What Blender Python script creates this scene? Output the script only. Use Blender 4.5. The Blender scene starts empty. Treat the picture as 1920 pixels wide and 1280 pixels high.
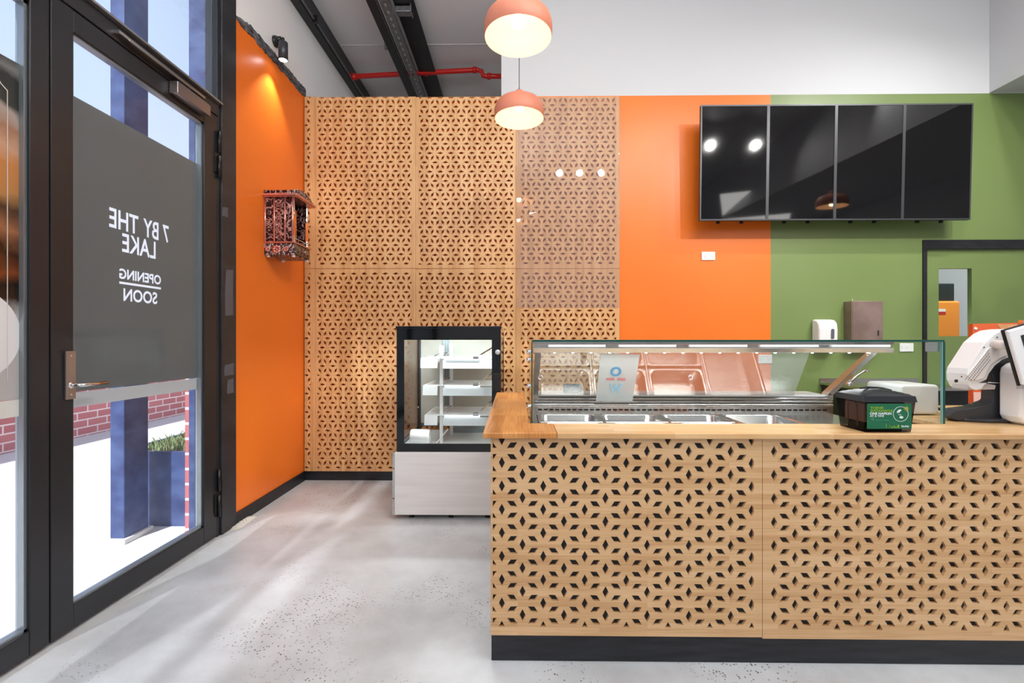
import bpy, bmesh, math, random
from mathutils import Vector, Matrix
from mathutils.geometry import delaunay_2d_cdt
random.seed(7)
SC = bpy.context.scene
COL = SC.collection
# ------------------------------------------------------------------ camera
F = 864.0; CXP, CYP = 960.0, 638.0; YAW = math.atan(0.0125); H = 1.25
cam_d = bpy.data.cameras.new('camera'); cam = bpy.data.objects.new('camera', cam_d); COL.objects.link(cam)
cam.location = (0, 0, H); cam.rotation_euler = (math.pi/2, 0, YAW)
cam_d.sensor_width = 36; cam_d.lens = F*36/1920; cam_d.shift_y = -2/1920; cam_d.clip_start = 0.05
SC.camera = cam
def P(px, py, X=None, Y=None, Z=None):
    dx, dz = (px-CXP)/F, -(py-CYP)/F
    d = Vector((dx*math.cos(YAW)-math.sin(YAW), dx*math.sin(YAW)+math.cos(YAW), dz))
    if Y is not None: t = Y/d.y
    elif X is not None: t = X/d.x
    else: t = (Z-H)/d.z
    p = d*t; return Vector((p.x, p.y, p.z+H))
# ------------------------------------------------------------------ view, world, sun
SC.view_settings.view_transform = 'Standard'; SC.view_settings.look = 'None'
SC.view_settings.gamma = 1; SC.view_settings.use_curve_mapping = False
SC.view_settings.exposure = -0.4
w = bpy.data.worlds.new('world'); SC.world = w; w.use_nodes = True
nt = w.node_tree; nt.nodes.clear()
wo = nt.nodes.new('ShaderNodeOutputWorld'); bg = nt.nodes.new('ShaderNodeBackground')
tc = nt.nodes.new('ShaderNodeTexCoord'); sp = nt.nodes.new('ShaderNodeSeparateXYZ'); cr = nt.nodes.new('ShaderNodeValToRGB')
nt.links.new(tc.outputs['Generated'], sp.inputs[0]); nt.links.new(sp.outputs['Z'], cr.inputs[0])
cr.color_ramp.elements[0].position = 0.0; cr.color_ramp.elements[0].color = (0.86, 0.93, 1.0, 1)
cr.color_ramp.elements[1].position = 0.75; cr.color_ramp.elements[1].color = (0.50, 0.68, 0.98, 1)
nt.links.new(cr.outputs[0], bg.inputs[0]); bg.inputs[1].default_value = 1.5
nt.links.new(bg.outputs[0], wo.inputs[0])
def light(name, typ, loc, energy, color=(1,1,1), size=0.1, target=None, **kw):
    d = bpy.data.lights.new(name, typ); d.energy = energy; d.color = color
    o = bpy.data.objects.new(name, d); COL.objects.link(o); o.location = loc
    if typ == 'AREA':
        d.shape = kw.get('shape', 'DISK'); d.size = size
        if 'size_y' in kw: d.size_y = kw['size_y']
        if 'spread' in kw: d.spread = kw['spread']
    elif typ == 'SPOT':
        d.shadow_soft_size = size; d.spot_size = kw.get('cone', 1.2); d.spot_blend = kw.get('blend', 0.5)
    elif typ == 'POINT': d.shadow_soft_size = size
    if target is not None:
        o.rotation_euler = (Vector(target)-Vector(loc)).to_track_quat('-Z', 'Y').to_euler()
    return o
sun = light('sun', 'SUN', (-6, -4, 9), 9.5, (1, 0.98, 0.95), target=(-6+1.9, -4+5.5, 9-8.2)); sun.data.angle = 0.02
# unseen fill panels added under the ceiling to brighten the room
light('added_fill_panel', 'AREA', (-0.9, -1.8, 4.2), 185, (1, 0.97, 0.93), 1.3, (-0.7, -1.2, 0), shape='RECTANGLE', size_y=3.4)
light('added_fill_panel', 'AREA', (2.0, 1.2, 4.22), 60, (1, 0.97, 0.93), .8, (2.0, 1.3, 0), shape='RECTANGLE', size_y=0.8)
light('added_fill_panel', 'AREA', (4.9, -1.8, 3.38), 90, (1, 0.97, 0.93), 1.2, (4.6, -1.2, 0), shape='RECTANGLE', size_y=3.0)
light('added_ceiling_uplight', 'AREA', (-0.5, 0.7, 3.2), 100, (1, 0.98, 0.96), 1.6, (-.7, 1.1, 4.3), shape='RECTANGLE', size_y=0.4)  # unseen upward fill, added to brighten the ceiling
for x, y, e, tx, ty, tz in ((0.71, .3, 9, .2, 4.1, 1.4), (1.05, .3, 9, 1.0, 4.1, 1.4), (1.42, .3, 9, -1.2, 4.1, 1.0),
                        (3.0, .5, 20, 2.4, 4.1, 1.8), (3.7, .5, 20, 3.2, 4.1, 1.4), (3.5, 2.35, 14, 2.6, 4.1, 1.4), (4.0, 2.35, 11, 3.6, 4.1, 1.2)):
    light('track_spot_light', 'AREA', (x, y, 4.1), e, (1, .97, .93), .11, (tx, ty, tz), spread=1.9)

# ------------------------------------------------------------------ materials
MATS = {}
def srgb(r, g, b):
    f = lambda c: (c/255/12.92) if c/255 <= .04045 else ((c/255+.055)/1.055)**2.4
    return (f(r), f(g), f(b), 1)
def mat(name, col, rough=.5, metal=0.0, noise=None, bump=None, spec=.5, emit=None, coat=0, alpha=None, trans=0):
    """noise=(scale, colour2, amount, (sx,sy,sz)); bump=(scale,strength,(sx,sy,sz))"""
    if name in MATS: return MATS[name]
    m = bpy.data.materials.new(name); m.use_nodes = True; n = m.node_tree; b = n.nodes['Principled BSDF']
    b.inputs['Base Color'].default_value = col; b.inputs['Roughness'].default_value = rough
    b.inputs['Metallic'].default_value = metal; b.inputs['Specular IOR Level'].default_value = spec
    b.inputs['Coat Weight'].default_value = coat; b.inputs['Coat Roughness'].default_value = .1
    if trans: b.inputs['Transmission Weight'].default_value = trans
    if emit: b.inputs['Emission Color'].default_value = emit[0]; b.inputs['Emission Strength'].default_value = emit[1]
    if alpha is not None: b.inputs['Alpha'].default_value = alpha
    t = n.nodes.new('ShaderNodeTexCoord')
    if noise:
        mp = n.nodes.new('ShaderNodeMapping'); mp.inputs['Scale'].default_value = noise[3] if len(noise) > 3 else (1,1,1)
        nz = n.nodes.new('ShaderNodeTexNoise'); nz.inputs['Scale'].default_value = noise[0]; nz.inputs['Detail'].default_value = 6
        rp = n.nodes.new('ShaderNodeValToRGB'); rp.color_ramp.elements[0].position = .35; rp.color_ramp.elements[1].position = .65
        rp.color_ramp.elements[0].color = col
        c2 = noise[1]; a = noise[2]; rp.color_ramp.elements[1].color = tuple(col[i]*(1-a)+c2[i]*a for i in range(3))+(1,)
        n.links.new(t.outputs['Object'], mp.inputs[0]); n.links.new(mp.outputs[0], nz.inputs['Vector'])
        n.links.new(nz.outputs['Fac'], rp.inputs[0]); n.links.new(rp.outputs[0], b.inputs['Base Color'])
    if bump:
        mp = n.nodes.new('ShaderNodeMapping'); mp.inputs['Scale'].default_value = bump[2] if len(bump) > 2 else (1,1,1)
        nz = n.nodes.new('ShaderNodeTexNoise'); nz.inputs['Scale'].default_value = bump[0]; nz.inputs['Detail'].default_value = 4
        bp = n.nodes.new('ShaderNodeBump'); bp.inputs['Strength'].default_value = bump[1]; bp.inputs['Distance'].default_value = .01
        n.links.new(t.outputs['Object'], mp.inputs[0]); n.links.new(mp.outputs[0], nz.inputs['Vector'])
        n.links.new(nz.outputs['Fac'], bp.inputs['Height']); n.links.new(bp.outputs[0], b.inputs['Normal'])
    MATS[name] = m; return m
def bamboo(name, horiz, c1, c2, c3, rough=.4, strip=.02, length=.9):
    """laminated bamboo / timber: fine strips with tone changes and grain"""
    m = bpy.data.materials.new(name); m.use_nodes = True; n = m.node_tree; b = n.nodes['Principled BSDF']
    b.inputs['Roughness'].default_value = rough
    t = n.nodes.new('ShaderNodeTexCoord'); s = n.nodes.new('ShaderNodeSeparateXYZ'); c = n.nodes.new('ShaderNodeCombineXYZ')
    n.links.new(t.outputs['Object'], s.inputs[0])
    if horiz == 'x': ord_ = ('X', 'Z')
    elif horiz == 'z': ord_ = ('Z', 'X')
    elif horiz == 'xtop': ord_ = ('X', 'Y')
    else: ord_ = ('Y', 'X')
    n.links.new(s.outputs[ord_[0]], c.inputs[0]); n.links.new(s.outputs[ord_[1]], c.inputs[1])
    br = n.nodes.new('ShaderNodeTexBrick'); br.inputs['Scale'].default_value = 1; br.inputs['Mortar Size'].default_value = 0
    br.inputs['Brick Width'].default_value = length; br.inputs['Row Height'].default_value = strip; br.offset = .37
    br.inputs['Color1'].default_value = (0,0,0,1); br.inputs['Color2'].default_value = (1,1,1,1); br.inputs['Bias'].default_value = 0
    n.links.new(c.outputs[0], br.inputs['Vector'])
    mp = n.nodes.new('ShaderNodeMapping'); mp.inputs['Scale'].default_value = (5, 160, 1)
    nz = n.nodes.new('ShaderNodeTexNoise'); nz.inputs['Scale'].default_value = 1; nz.inputs['Detail'].default_value = 5
    n.links.new(c.outputs[0], mp.inputs[0]); n.links.new(mp.outputs[0], nz.inputs['Vector'])
    mp2 = n.nodes.new('ShaderNodeMapping'); mp2.inputs['Scale'].default_value = (2.2, 9, 1)
    n2 = n.nodes.new('ShaderNodeTexNoise'); n2.inputs['Scale'].default_value = 1.5
    n.links.new(c.outputs[0], mp2.inputs[0]); n.links.new(mp2.outputs[0], n2.inputs['Vector'])
    a1 = n.nodes.new('ShaderNodeMath'); a1.operation = 'MULTIPLY_ADD'; a1.inputs[1].default_value = .28
    sc = n.nodes.new('ShaderNodeMath'); sc.operation = 'MULTIPLY'; sc.inputs[1].default_value = .55
    n.links.new(nz.outputs['Fac'], sc.inputs[0]); n.links.new(br.outputs['Color'], a1.inputs[0]); n.links.new(sc.outputs[0], a1.inputs[2])
    a2 = n.nodes.new('ShaderNodeMath'); a2.operation = 'MULTIPLY_ADD'; a2.inputs[1].default_value = .35
    n.links.new(n2.outputs['Fac'], a2.inputs[0]); n.links.new(a1.outputs[0], a2.inputs[2])
    rp = n.nodes.new('ShaderNodeValToRGB'); rp.color_ramp.elements[0].position = .3; rp.color_ramp.elements[1].position = .92
    rp.color_ramp.elements[0].color = c1; rp.color_ramp.elements[1].color = c3; e = rp.color_ramp.elements.new(.6); e.color = c2
    n.links.new(a2.outputs[0], rp.inputs[0]); n.links.new(rp.outputs[0], b.inputs['Base Color'])
    return m
def glassmat(name, tint=(1,1,1,1), refl=1.0, rough=0.0, base=0.0, haze=None):
    """thin pane: transparent with a fresnel mirror coat, optionally a milky film"""
    m = bpy.data.materials.new(name); m.use_nodes = True; n = m.node_tree; n.nodes.clear()
    o = n.nodes.new('ShaderNodeOutputMaterial'); tr = n.nodes.new('ShaderNodeBsdfTransparent'); tr.inputs[0].default_value = tint
    gl = n.nodes.new('ShaderNodeBsdfGlossy'); gl.inputs['Roughness'].default_value = rough
    fr = n.nodes.new('ShaderNodeLayerWeight'); fr.inputs[0].default_value = .12
    mu = n.nodes.new('ShaderNodeMath'); mu.operation = 'MULTIPLY_ADD'; mu.inputs[1].default_value = refl; mu.inputs[2].default_value = base; mu.use_clamp = True
    mx = n.nodes.new('ShaderNodeMixShader'); n.links.new(fr.outputs['Fresnel'], mu.inputs[0]); n.links.new(mu.outputs[0], mx.inputs[0])
    src = tr.outputs[0]
    if haze:
        df = n.nodes.new('ShaderNodeBsdfDiffuse'); df.inputs[0].default_value = haze[0]
        m2 = n.nodes.new('ShaderNodeMixShader'); m2.inputs[0].default_value = haze[1]
        n.links.new(tr.outputs[0], m2.inputs[1]); n.links.new(df.outputs[0], m2.inputs[2]); src = m2.outputs[0]
    n.links.new(src, mx.inputs[1]); n.links.new(gl.outputs[0], mx.inputs[2]); n.links.new(mx.outputs[0], o.inputs[0])
    return m
M_ORANGE = mat('orange_paint', srgb(243, 122, 34), .34, noise=(1.3, srgb(236, 114, 36), .5))
M_GREEN = mat('green_paint', srgb(120, 140, 84), .35, noise=(1.1, srgb(110, 132, 76), .5))
M_WHITE = mat('white_paint', srgb(206, 208, 211), .6)
M_CEIL = mat('grey_ceiling_sheet', srgb(215, 216, 218), .6, noise=(.7, srgb(204, 205, 208), .6))
M_BLACK = mat('black_paint', srgb(24, 25, 29), .35, noise=(9, srgb(50, 52, 58), .35, (1, 1, 3)))
M_KICK = mat('scuffed_black_kickboard', srgb(16, 17, 21), .42, noise=(6, srgb(44, 46, 54), .6, (1, 1, 7)))
M_ALU = mat('charcoal_aluminium', srgb(34, 35, 39), .3, noise=(3, srgb(42, 43, 48), .5))
M_FRAMEP = mat('dark_steel_post', srgb(34, 35, 39), .4, noise=(5, srgb(62, 63, 70), .4, (1, 1, 2)))
M_SCUFF = mat('grey_primer_patch', srgb(92, 92, 100), .6)
M_STEEL = mat('stainless_steel', (.62, .61, .6, 1), .25, 1.0, noise=(3, (.5, .49, .48, 1), .6, (1, 1, 40)))
M_STEELB = mat('brushed_stainless_front', (.88, .85, .83, 1), .42, .35, noise=(2, (.80, .77, .75, 1), .8, (1, 1, 20)))
M_CHROME = mat('chrome', (.8, .8, .8, 1), .08, 1.0)
M_GALV = mat('galvanised_steel', srgb(150, 152, 155), .4, .8, noise=(30, srgb(110, 112, 116), .7))
M_BRONZE = mat('satin_nickel', srgb(176, 160, 152), .3, .9)
M_RED = mat('red_pipe_paint', srgb(190, 28, 24), .3)
M_TERRA = mat('terracotta_lamp_shade', srgb(208, 128, 100), .5, noise=(4, srgb(198, 116, 90), .5))
M_SHADEIN = mat('cream_shade_lining', srgb(250, 222, 198), .6)
M_BULB = mat('warm_bulb', (1, .8, .5, 1), .5, emit=((1, .72, .38, 1), 30))
M_LED = mat('white_led', (1, 1, 1, 1), .5, emit=((.95, .98, 1, 1), 40))
M_TVB = mat('tv_bezel', srgb(70, 72, 76), .35, .4)
M_TVS = mat('tv_screen_glass', srgb(8, 8, 10), .04, spec=.6)
M_PLAST = mat('white_plastic', srgb(238, 238, 238), .3)
M_PLASTW = mat('warm_white_plastic', srgb(232, 226, 222), .35)
M_DARKP = mat('dark_grey_plastic', srgb(48, 50, 56), .35)
M_BLKP = mat('black_plastic', srgb(18, 18, 20), .35)
M_BLUE = mat('blue_column_paint', srgb(38, 54, 104), .5, noise=(6, srgb(84, 104, 150), .7, (1, 1, 1.4)))
M_PAVE = mat('pavement_concrete', srgb(214, 212, 208), .8, noise=(1.2, srgb(200, 198, 194), .7))
M_FILM = mat('grey_window_film', srgb(116, 118, 113), .5, spec=.3)
M_GREENEDGE = mat('green_glass_edge', srgb(18, 74, 66), .15)
M_PALEEDGE = mat('pale_glass_edge', srgb(120, 165, 160), .15)
M_PLASTER = mat('white_plaster_filler', srgb(212, 208, 200), .8, bump=(40, .8))
M_GLASS = glassmat('clear_glass', (.97, .985, .98, 1), .7)
M_GLASSW = glassmat('window_glass', (.95, .97, 1, 1), .8, haze=((.75, .8, .86, 1), .03))
M_SLANT = glassmat('sneeze_glass', (.93, .96, .955, 1), 1.0, base=.22, haze=((.8, .85, .87, 1), .06))
M_SHEET = glassmat('acrylic_sheet', (.97, .95, .94, 1), .9, .015, base=.03, haze=((.8, .74, .72, 1), .07))
M_SMOKE = glassmat('smoke_plastic', (.42, .38, .38, 1), 1.0, .05)
def frostmat():
    m = bpy.data.materials.new('frosted_white_film'); m.use_nodes = True; n = m.node_tree; n.nodes.clear()
    o = n.nodes.new('ShaderNodeOutputMaterial'); a = n.nodes.new('ShaderNodeBsdfTranslucent'); d = n.nodes.new('ShaderNodeBsdfDiffuse')
    a.inputs[0].default_value = (.95, .95, .95, 1); d.inputs[0].default_value = (.8, .8, .78, 1)
    x = n.nodes.new('ShaderNodeMixShader'); x.inputs[0].default_value = .12
    n.links.new(a.outputs[0], x.inputs[1]); n.links.new(d.outputs[0], x.inputs[2]); n.links.new(x.outputs[0], o.inputs[0]); return m
M_FROST = frostmat()
M_BAMV = bamboo('bamboo_vertical_grain', 'z', srgb(188, 136, 84), srgb(216, 168, 114), srgb(230, 188, 138), .42, .028, 1.4)
M_BAMH = bamboo('bamboo_horizontal_grain', 'x', srgb(190, 142, 94), srgb(214, 172, 124), srgb(230, 194, 150), .42, .02, .5)
M_TOP = bamboo('light_timber_worktop', 'xtop', srgb(188, 140, 88), srgb(222, 180, 128), srgb(236, 202, 152), .22, .045, .6)
M_TOPR = bamboo('orange_timber_worktop', 'ytop', srgb(170, 104, 46), srgb(206, 140, 74), srgb(222, 162, 96), .25, .06, .6)

def concrete():
    m = bpy.data.materials.new('polished_concrete'); m.use_nodes = True; n = m.node_tree; b = n.nodes['Principled BSDF']
    t = n.nodes.new('ShaderNodeTexCoord')
    nz = n.nodes.new('ShaderNodeTexNoise'); nz.inputs['Scale'].default_value = 1.1; nz.inputs['Detail'].default_value = 9; nz.inputs['Roughness'].default_value = .62
    rp = n.nodes.new('ShaderNodeValToRGB'); e = rp.color_ramp.elements
    e[0].position = .3; e[0].color = srgb(164, 166, 167); e[1].position = .72; e[1].color = srgb(224, 229, 234)
    n.links.new(t.outputs['Object'], nz.inputs['Vector']); n.links.new(nz.outputs['Fac'], rp.inputs[0])
    # exposed aggregate: fine dark specks in patches
    v = n.nodes.new('ShaderNodeTexVoronoi'); v.inputs['Scale'].default_value = 85; n.links.new(t.outputs['Object'], v.inputs['Vector'])
    lt = n.nodes.new('ShaderNodeMath'); lt.operation = 'LESS_THAN'; lt.inputs[1].default_value = .3; n.links.new(v.outputs['Distance'], lt.inputs[0])
    sx = n.nodes.new('ShaderNodeSeparateColor'); n.links.new(v.outputs['Color'], sx.inputs[0])
    g2 = n.nodes.new('ShaderNodeMath'); g2.operation = 'GREATER_THAN'; g2.inputs[1].default_value = .55; n.links.new(sx.outputs[0], g2.inputs[0])
    pn = n.nodes.new('ShaderNodeTexNoise'); pn.inputs['Scale'].default_value = 1.7; pn.inputs['Detail'].default_value = 3; n.links.new(t.outputs['Object'], pn.inputs['Vector'])
    pr = n.nodes.new('ShaderNodeValToRGB'); pr.color_ramp.elements[0].position = .5; pr.color_ramp.elements[1].position = .6; n.links.new(pn.outputs['Fac'], pr.inputs[0])
    m1 = n.nodes.new('ShaderNodeMath'); m1.operation = 'MULTIPLY'; n.links.new(lt.outputs[0], m1.inputs[0]); n.links.new(pr.outputs[0], m1.inputs[1])
    m2 = n.nodes.new('ShaderNodeMath'); m2.operation = 'MULTIPLY'; n.links.new(m1.outputs[0], m2.inputs[0]); n.links.new(g2.outputs[0], m2.inputs[1])
    m3 = n.nodes.new('ShaderNodeMath'); m3.operation = 'MULTIPLY'; m3.inputs[1].default_value = .95; n.links.new(m2.outputs[0], m3.inputs[0])
    mx = n.nodes.new('ShaderNodeMix'); mx.data_type = 'RGBA'; mx.inputs['B'].default_value = srgb(96, 84, 78)
    n.links.new(m3.outputs[0], mx.inputs['Factor']); n.links.new(rp.outputs[0], mx.inputs['A']); n.links.new(mx.outputs['Result'], b.inputs['Base Color'])
    rr = n.nodes.new('ShaderNodeMapRange'); rr.inputs['To Min'].default_value = .22; rr.inputs['To Max'].default_value = .5
    n.links.new(nz.outputs['Fac'], rr.inputs[0]); n.links.new(rr.outputs[0], b.inputs['Roughness'])
    return m
M_FLOOR = concrete()
def brickmat():
    m = bpy.data.materials.new('red_brick'); m.use_nodes = True; n = m.node_tree; b = n.nodes['Principled BSDF']
    t = n.nodes.new('ShaderNodeTexCoord'); s = n.nodes.new('ShaderNodeSeparateXYZ'); c = n.nodes.new('ShaderNodeCombineXYZ')
    n.links.new(t.outputs['Object'], s.inputs[0]); n.links.new(s.outputs['Y'], c.inputs[0]); n.links.new(s.outputs['Z'], c.inputs[1])
    br = n.nodes.new('ShaderNodeTexBrick'); br.inputs['Scale'].default_value = 1; br.inputs['Brick Width'].default_value = .29
    br.inputs['Row Height'].default_value = .1; br.inputs['Mortar Size'].default_value = .009
    br.inputs['Color1'].default_value = srgb(192, 112, 112); br.inputs['Color2'].default_value = srgb(178, 96, 98); br.inputs['Mortar'].default_value = srgb(225, 205, 200)
    n.links.new(c.outputs[0], br.inputs['Vector']); n.links.new(br.outputs['Color'], b.inputs['Base Color']); b.inputs['Roughness'].default_value = .8
    return m
M_BRICK = brickmat()
def carved(name, c_dark, c_light, scale=26):
    m = bpy.data.materials.new(name); m.use_nodes = True; n = m.node_tree; b = n.nodes['Principled BSDF']
    b.inputs['Metallic'].default_value = .75; b.inputs['Roughness'].default_value = .35
    t = n.nodes.new('ShaderNodeTexCoord'); v = n.nodes.new('ShaderNodeTexVoronoi'); v.feature = 'SMOOTH_F1'; v.inputs['Scale'].default_value = scale
    nz = n.nodes.new('ShaderNodeTexNoise'); nz.inputs['Scale'].default_value = scale*.6; nz.inputs['Distortion'].default_value = 2.5
    n.links.new(t.outputs['Object'], v.inputs['Vector']); n.links.new(t.outputs['Object'], nz.inputs['Vector'])
    ad = n.nodes.new('ShaderNodeMath'); ad.operation = 'ADD'; n.links.new(v.outputs['Distance'], ad.inputs[0]); n.links.new(nz.outputs['Fac'], ad.inputs[1])
    mu = n.nodes.new('ShaderNodeMath'); mu.operation = 'MULTIPLY'; mu.inputs[1].default_value = 14; n.links.new(ad.outputs[0], mu.inputs[0])
    si = n.nodes.new('ShaderNodeMath'); si.operation = 'SINE'; n.links.new(mu.outputs[0], si.inputs[0])
    rp = n.nodes.new('ShaderNodeValToRGB'); rp.color_ramp.elements[0].position = .25; rp.color_ramp.elements[0].color = c_dark
    rp.color_ramp.elements[1].position = .95; rp.color_ramp.elements[1].color = c_light; n.links.new(si.outputs[0], rp.inputs[0])
    n.links.new(rp.outputs[0], b.inputs['Base Color'])
    bp = n.nodes.new('ShaderNodeBump'); bp.inputs['Strength'].default_value = .9; bp.inputs['Distance'].default_value = .004
    n.links.new(si.outputs[0], bp.inputs['Height']); n.links.new(bp.outputs[0], b.inputs['Normal'])
    return m
M_CARV = carved('carved_oxidised_metal', srgb(66, 38, 40), srgb(205, 168, 164), 22)
M_CARV2 = carved('carved_silver_metal', srgb(80, 66, 70), srgb(225, 205, 205), 30)
M_COPPER = mat('polished_pink_copper', srgb(226, 160, 146), .25, .85)
M_ANTIQ = mat('antique_brass', srgb(140, 118, 84), .4, .7, noise=(60, srgb(70, 55, 40), .7))

# ------------------------------------------------------------------ mesh helpers
class MB:
    def __init__(s): s.v = []; s.f = []; s.m = []; s.sm = []
    def add(s, vs, fs, mi=0, sm=False):
        o = len(s.v); s.v += [tuple(v) for v in vs]
        for f in fs: s.f.append(tuple(i+o for i in f)); s.m.append(mi); s.sm.append(sm)
        return s
    def box(s, x0, x1, y0, y1, z0, z1, mi=0):
        vs = [(x, y, z) for x in (x0, x1) for y in (y0, y1) for z in (z0, z1)]
        return s.add(vs, [(0,1,3,2), (4,6,7,5), (0,4,5,1), (2,3,7,6), (0,2,6,4), (1,5,7,3)], mi)
    def obox(s, c, ax, ay, az, mi=0):
        """oriented box: centre and three half-extent vectors"""
        c, ax, ay, az = map(Vector, (c, ax, ay, az))
        vs = [c+ax*i+ay*j+az*k for i in (-1,1) for j in (-1,1) for k in (-1,1)]
        return s.add(vs, [(0,1,3,2), (4,6,7,5), (0,4,5,1), (2,3,7,6), (0,2,6,4), (1,5,7,3)], mi)
    def tube(s, pts, r, seg=12, mi=0, cap=True):
        pts = [Vector(p) for p in pts]; rs = r if isinstance(r, (list, tuple)) else [r]*len(pts); rings = []
        prev = None
        for i, p in enumerate(pts):
            d = (pts[min(i+1, len(pts)-1)]-pts[max(i-1, 0)]).normalized()
            if prev is None:
                up = Vector((0,0,1)) if abs(d.z) < .9 else Vector((1,0,0)); a = d.cross(up).normalized()
            else: a = (prev-d*prev.dot(d)).normalized()
            prev = a; bb = d.cross(a); rings.append([p+(a*math.cos(2*math.pi*k/seg)+bb*math.sin(2*math.pi*k/seg))*rs[i] for k in range(seg)])
        vs = [v for R in rings for v in R]; fs = []
        for i in range(len(rings)-1):
            for k in range(seg): fs.append((i*seg+k, i*seg+(k+1)%seg, (i+1)*seg+(k+1)%seg, (i+1)*seg+k))
        s.add(vs, fs, mi, True)
        if cap:
            n = len(rings); s.add(rings[0], [tuple(range(seg))[::-1]], mi); s.add(rings[-1], [tuple(range(seg))], mi)
        return s
    def lathe(s, prof, c=(0,0,0), seg=32, mi=0, axis='z'):
        vs = []; fs = []
        for r, h in prof:
            for k in range(seg):
                a = 2*math.pi*k/seg; x, y = r*math.cos(a), r*math.sin(a)
                q = (x, y, h) if axis == 'z' else ((x, h, y) if axis == 'y' else (h, x, y))
                vs.append((q[0]+c[0], q[1]+c[1], q[2]+c[2]))
        for i in range(len(prof)-1):
            for k in range(seg): fs.append((i*seg+k, i*seg+(k+1)%seg, (i+1)*seg+(k+1)%seg, (i+1)*seg+k))
        return s.add(vs, fs, mi, True)
    def prism(s, poly, fn0, fn1, mi=0, sm=False):
        """poly of 2-D points, two mappings 2D->3D for the caps"""
        n = len(poly); vs = [fn0(*p) for p in poly]+[fn1(*p) for p in poly]
        s.add(vs, [tuple(range(n))[::-1], tuple(range(n, 2*n))], mi)
        return s.add(vs, [(i, (i+1)%n, n+(i+1)%n, n+i) for i in range(n)], mi, sm)
def rrect(x0, x1, y0, y1, r, n=5):
    out = []
    for cx, cy, a0 in ((x1-r, y1-r, 0), (x0+r, y1-r, 90), (x0+r, y0+r, 180), (x1-r, y0+r, 270)):
        for i in range(n+1):
            a = math.radians(a0+90*i/n); out.append((cx+r*math.cos(a), cy+r*math.sin(a)))
    return out
def link_mesh(name, me, parent=None, **tags):
    o = bpy.data.objects.new(name, me); COL.objects.link(o)
    if parent is not None:
        bpy.context.view_layer.update(); o.parent = parent; o.matrix_parent_inverse = parent.matrix_world.inverted()
    for k, v in tags.items():
        if v is not None: o[k] = v
    return o
def obj(name, mb, m, parent=None, bevel=0, bseg=2, sub=0, **tags):
    me = bpy.data.meshes.new(name); me.from_pydata(mb.v, [], mb.f)
    for mm in (m if isinstance(m, (list, tuple)) else [m]): me.materials.append(mm)
    for p, i, q in zip(me.polygons, mb.m, mb.sm): p.material_index = i; p.use_smooth = q
    bm = bmesh.new(); bm.from_mesh(me)
    bmesh.ops.remove_doubles(bm, verts=bm.verts, dist=1e-6)
    bmesh.ops.recalc_face_normals(bm, faces=bm.faces); bm.to_mesh(me); bm.free()
    o = link_mesh(name, me, parent, **tags)
    if bevel:
        b = o.modifiers.new('bevel', 'BEVEL'); b.width = bevel; b.segments = bseg; b.limit_method = 'ANGLE'; b.angle_limit = math.radians(35); b.harden_normals = False
    return o
def thing(name, label, cat, loc=(0,0,0), group=None):
    o = bpy.data.objects.new(name, None); COL.objects.link(o); o.location = loc; o.empty_display_size = .05
    o['label'] = label; o['category'] = cat
    if group: o['group'] = group
    return o
def struct(name, mb, m, parent=None, bevel=0): return obj(name, mb, m, parent, bevel, kind='structure')
def sempty(name, loc=(0,0,0)):
    o = bpy.data.objects.new(name, None); COL.objects.link(o); o.location = loc; o['kind'] = 'structure'; return o
def copy_thing(root, delta, label=None):
    r = root.copy(); COL.objects.link(r); r.location = Vector(root.location)+Vector(delta)
    if label: r['label'] = label
    for ch in list(root.children):
        c = ch.copy(); COL.objects.link(c); c.parent = r; c.matrix_parent_inverse = ch.matrix_parent_inverse.copy()
        for g in ch.children:
            d = g.copy(); COL.objects.link(d); d.parent = c; d.matrix_parent_inverse = g.matrix_parent_inverse.copy()
    return r
def poly_curve_mesh(polys, thick, fn_m, splines_extra=None, off=0.0):
    """filled 2-D outline with holes, extruded; returned as a mesh transformed by the matrix"""
    cu = bpy.data.curves.new('c', 'CURVE'); cu.dimensions = '2D'; cu.fill_mode = 'BOTH'; cu.extrude = thick/2; cu.offset = off
    for p in polys:
        s = cu.splines.new('POLY'); s.points.add(len(p)-1)
        for i, q in enumerate(p): s.points[i].co = (q[0], q[1], 0, 1)
        s.use_cyclic_u = True
    for s0, off, sx, sy in (splines_extra or []):
        s = cu.splines.new('BEZIER'); s.bezier_points.add(len(s0)-1); s.resolution_u = 4; s.use_cyclic_u = True
        for i, (co, hl, hr) in enumerate(s0):
            b = s.bezier_points[i]; f = lambda c: (c[0]*sx+off[0], c[1]*sy+off[1], 0)
            b.handle_left_type = b.handle_right_type = 'FREE'; b.co = f(co); b.handle_left = f(hl); b.handle_right = f(hr)
    o = bpy.data.objects.new('tmp', cu); COL.objects.link(o); bpy.context.view_layer.update()
    me = bpy.data.meshes.new_from_object(o.evaluated_get(bpy.context.evaluated_depsgraph_get()))
    bpy.data.objects.remove(o); bpy.data.curves.remove(cu); me.transform(fn_m); return me
def text_splines(txt, bold=0.0):
    cu = bpy.data.curves.new('t', 'FONT'); cu.body = txt; cu.size = 1; cu.align_x = 'LEFT'; cu.offset = bold
    o = bpy.data.objects.new('t', cu); COL.objects.link(o)
    bpy.context.view_layer.objects.active = o; o.select_set(True)
    bpy.ops.object.convert(target='CURVE'); o = bpy.context.view_layer.objects.active
    out = [[(tuple(b.co), tuple(b.handle_left), tuple(b.handle_right)) for b in s.bezier_points] for s in o.data.splines if len(s.bezier_points)]
    bpy.data.objects.remove(o)
    xs = [p[0][0] for s in out for p in s]; ys = [p[0][1] for s in out for p in s]
    return out, min(xs), max(xs), min(ys), max(ys)
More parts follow.
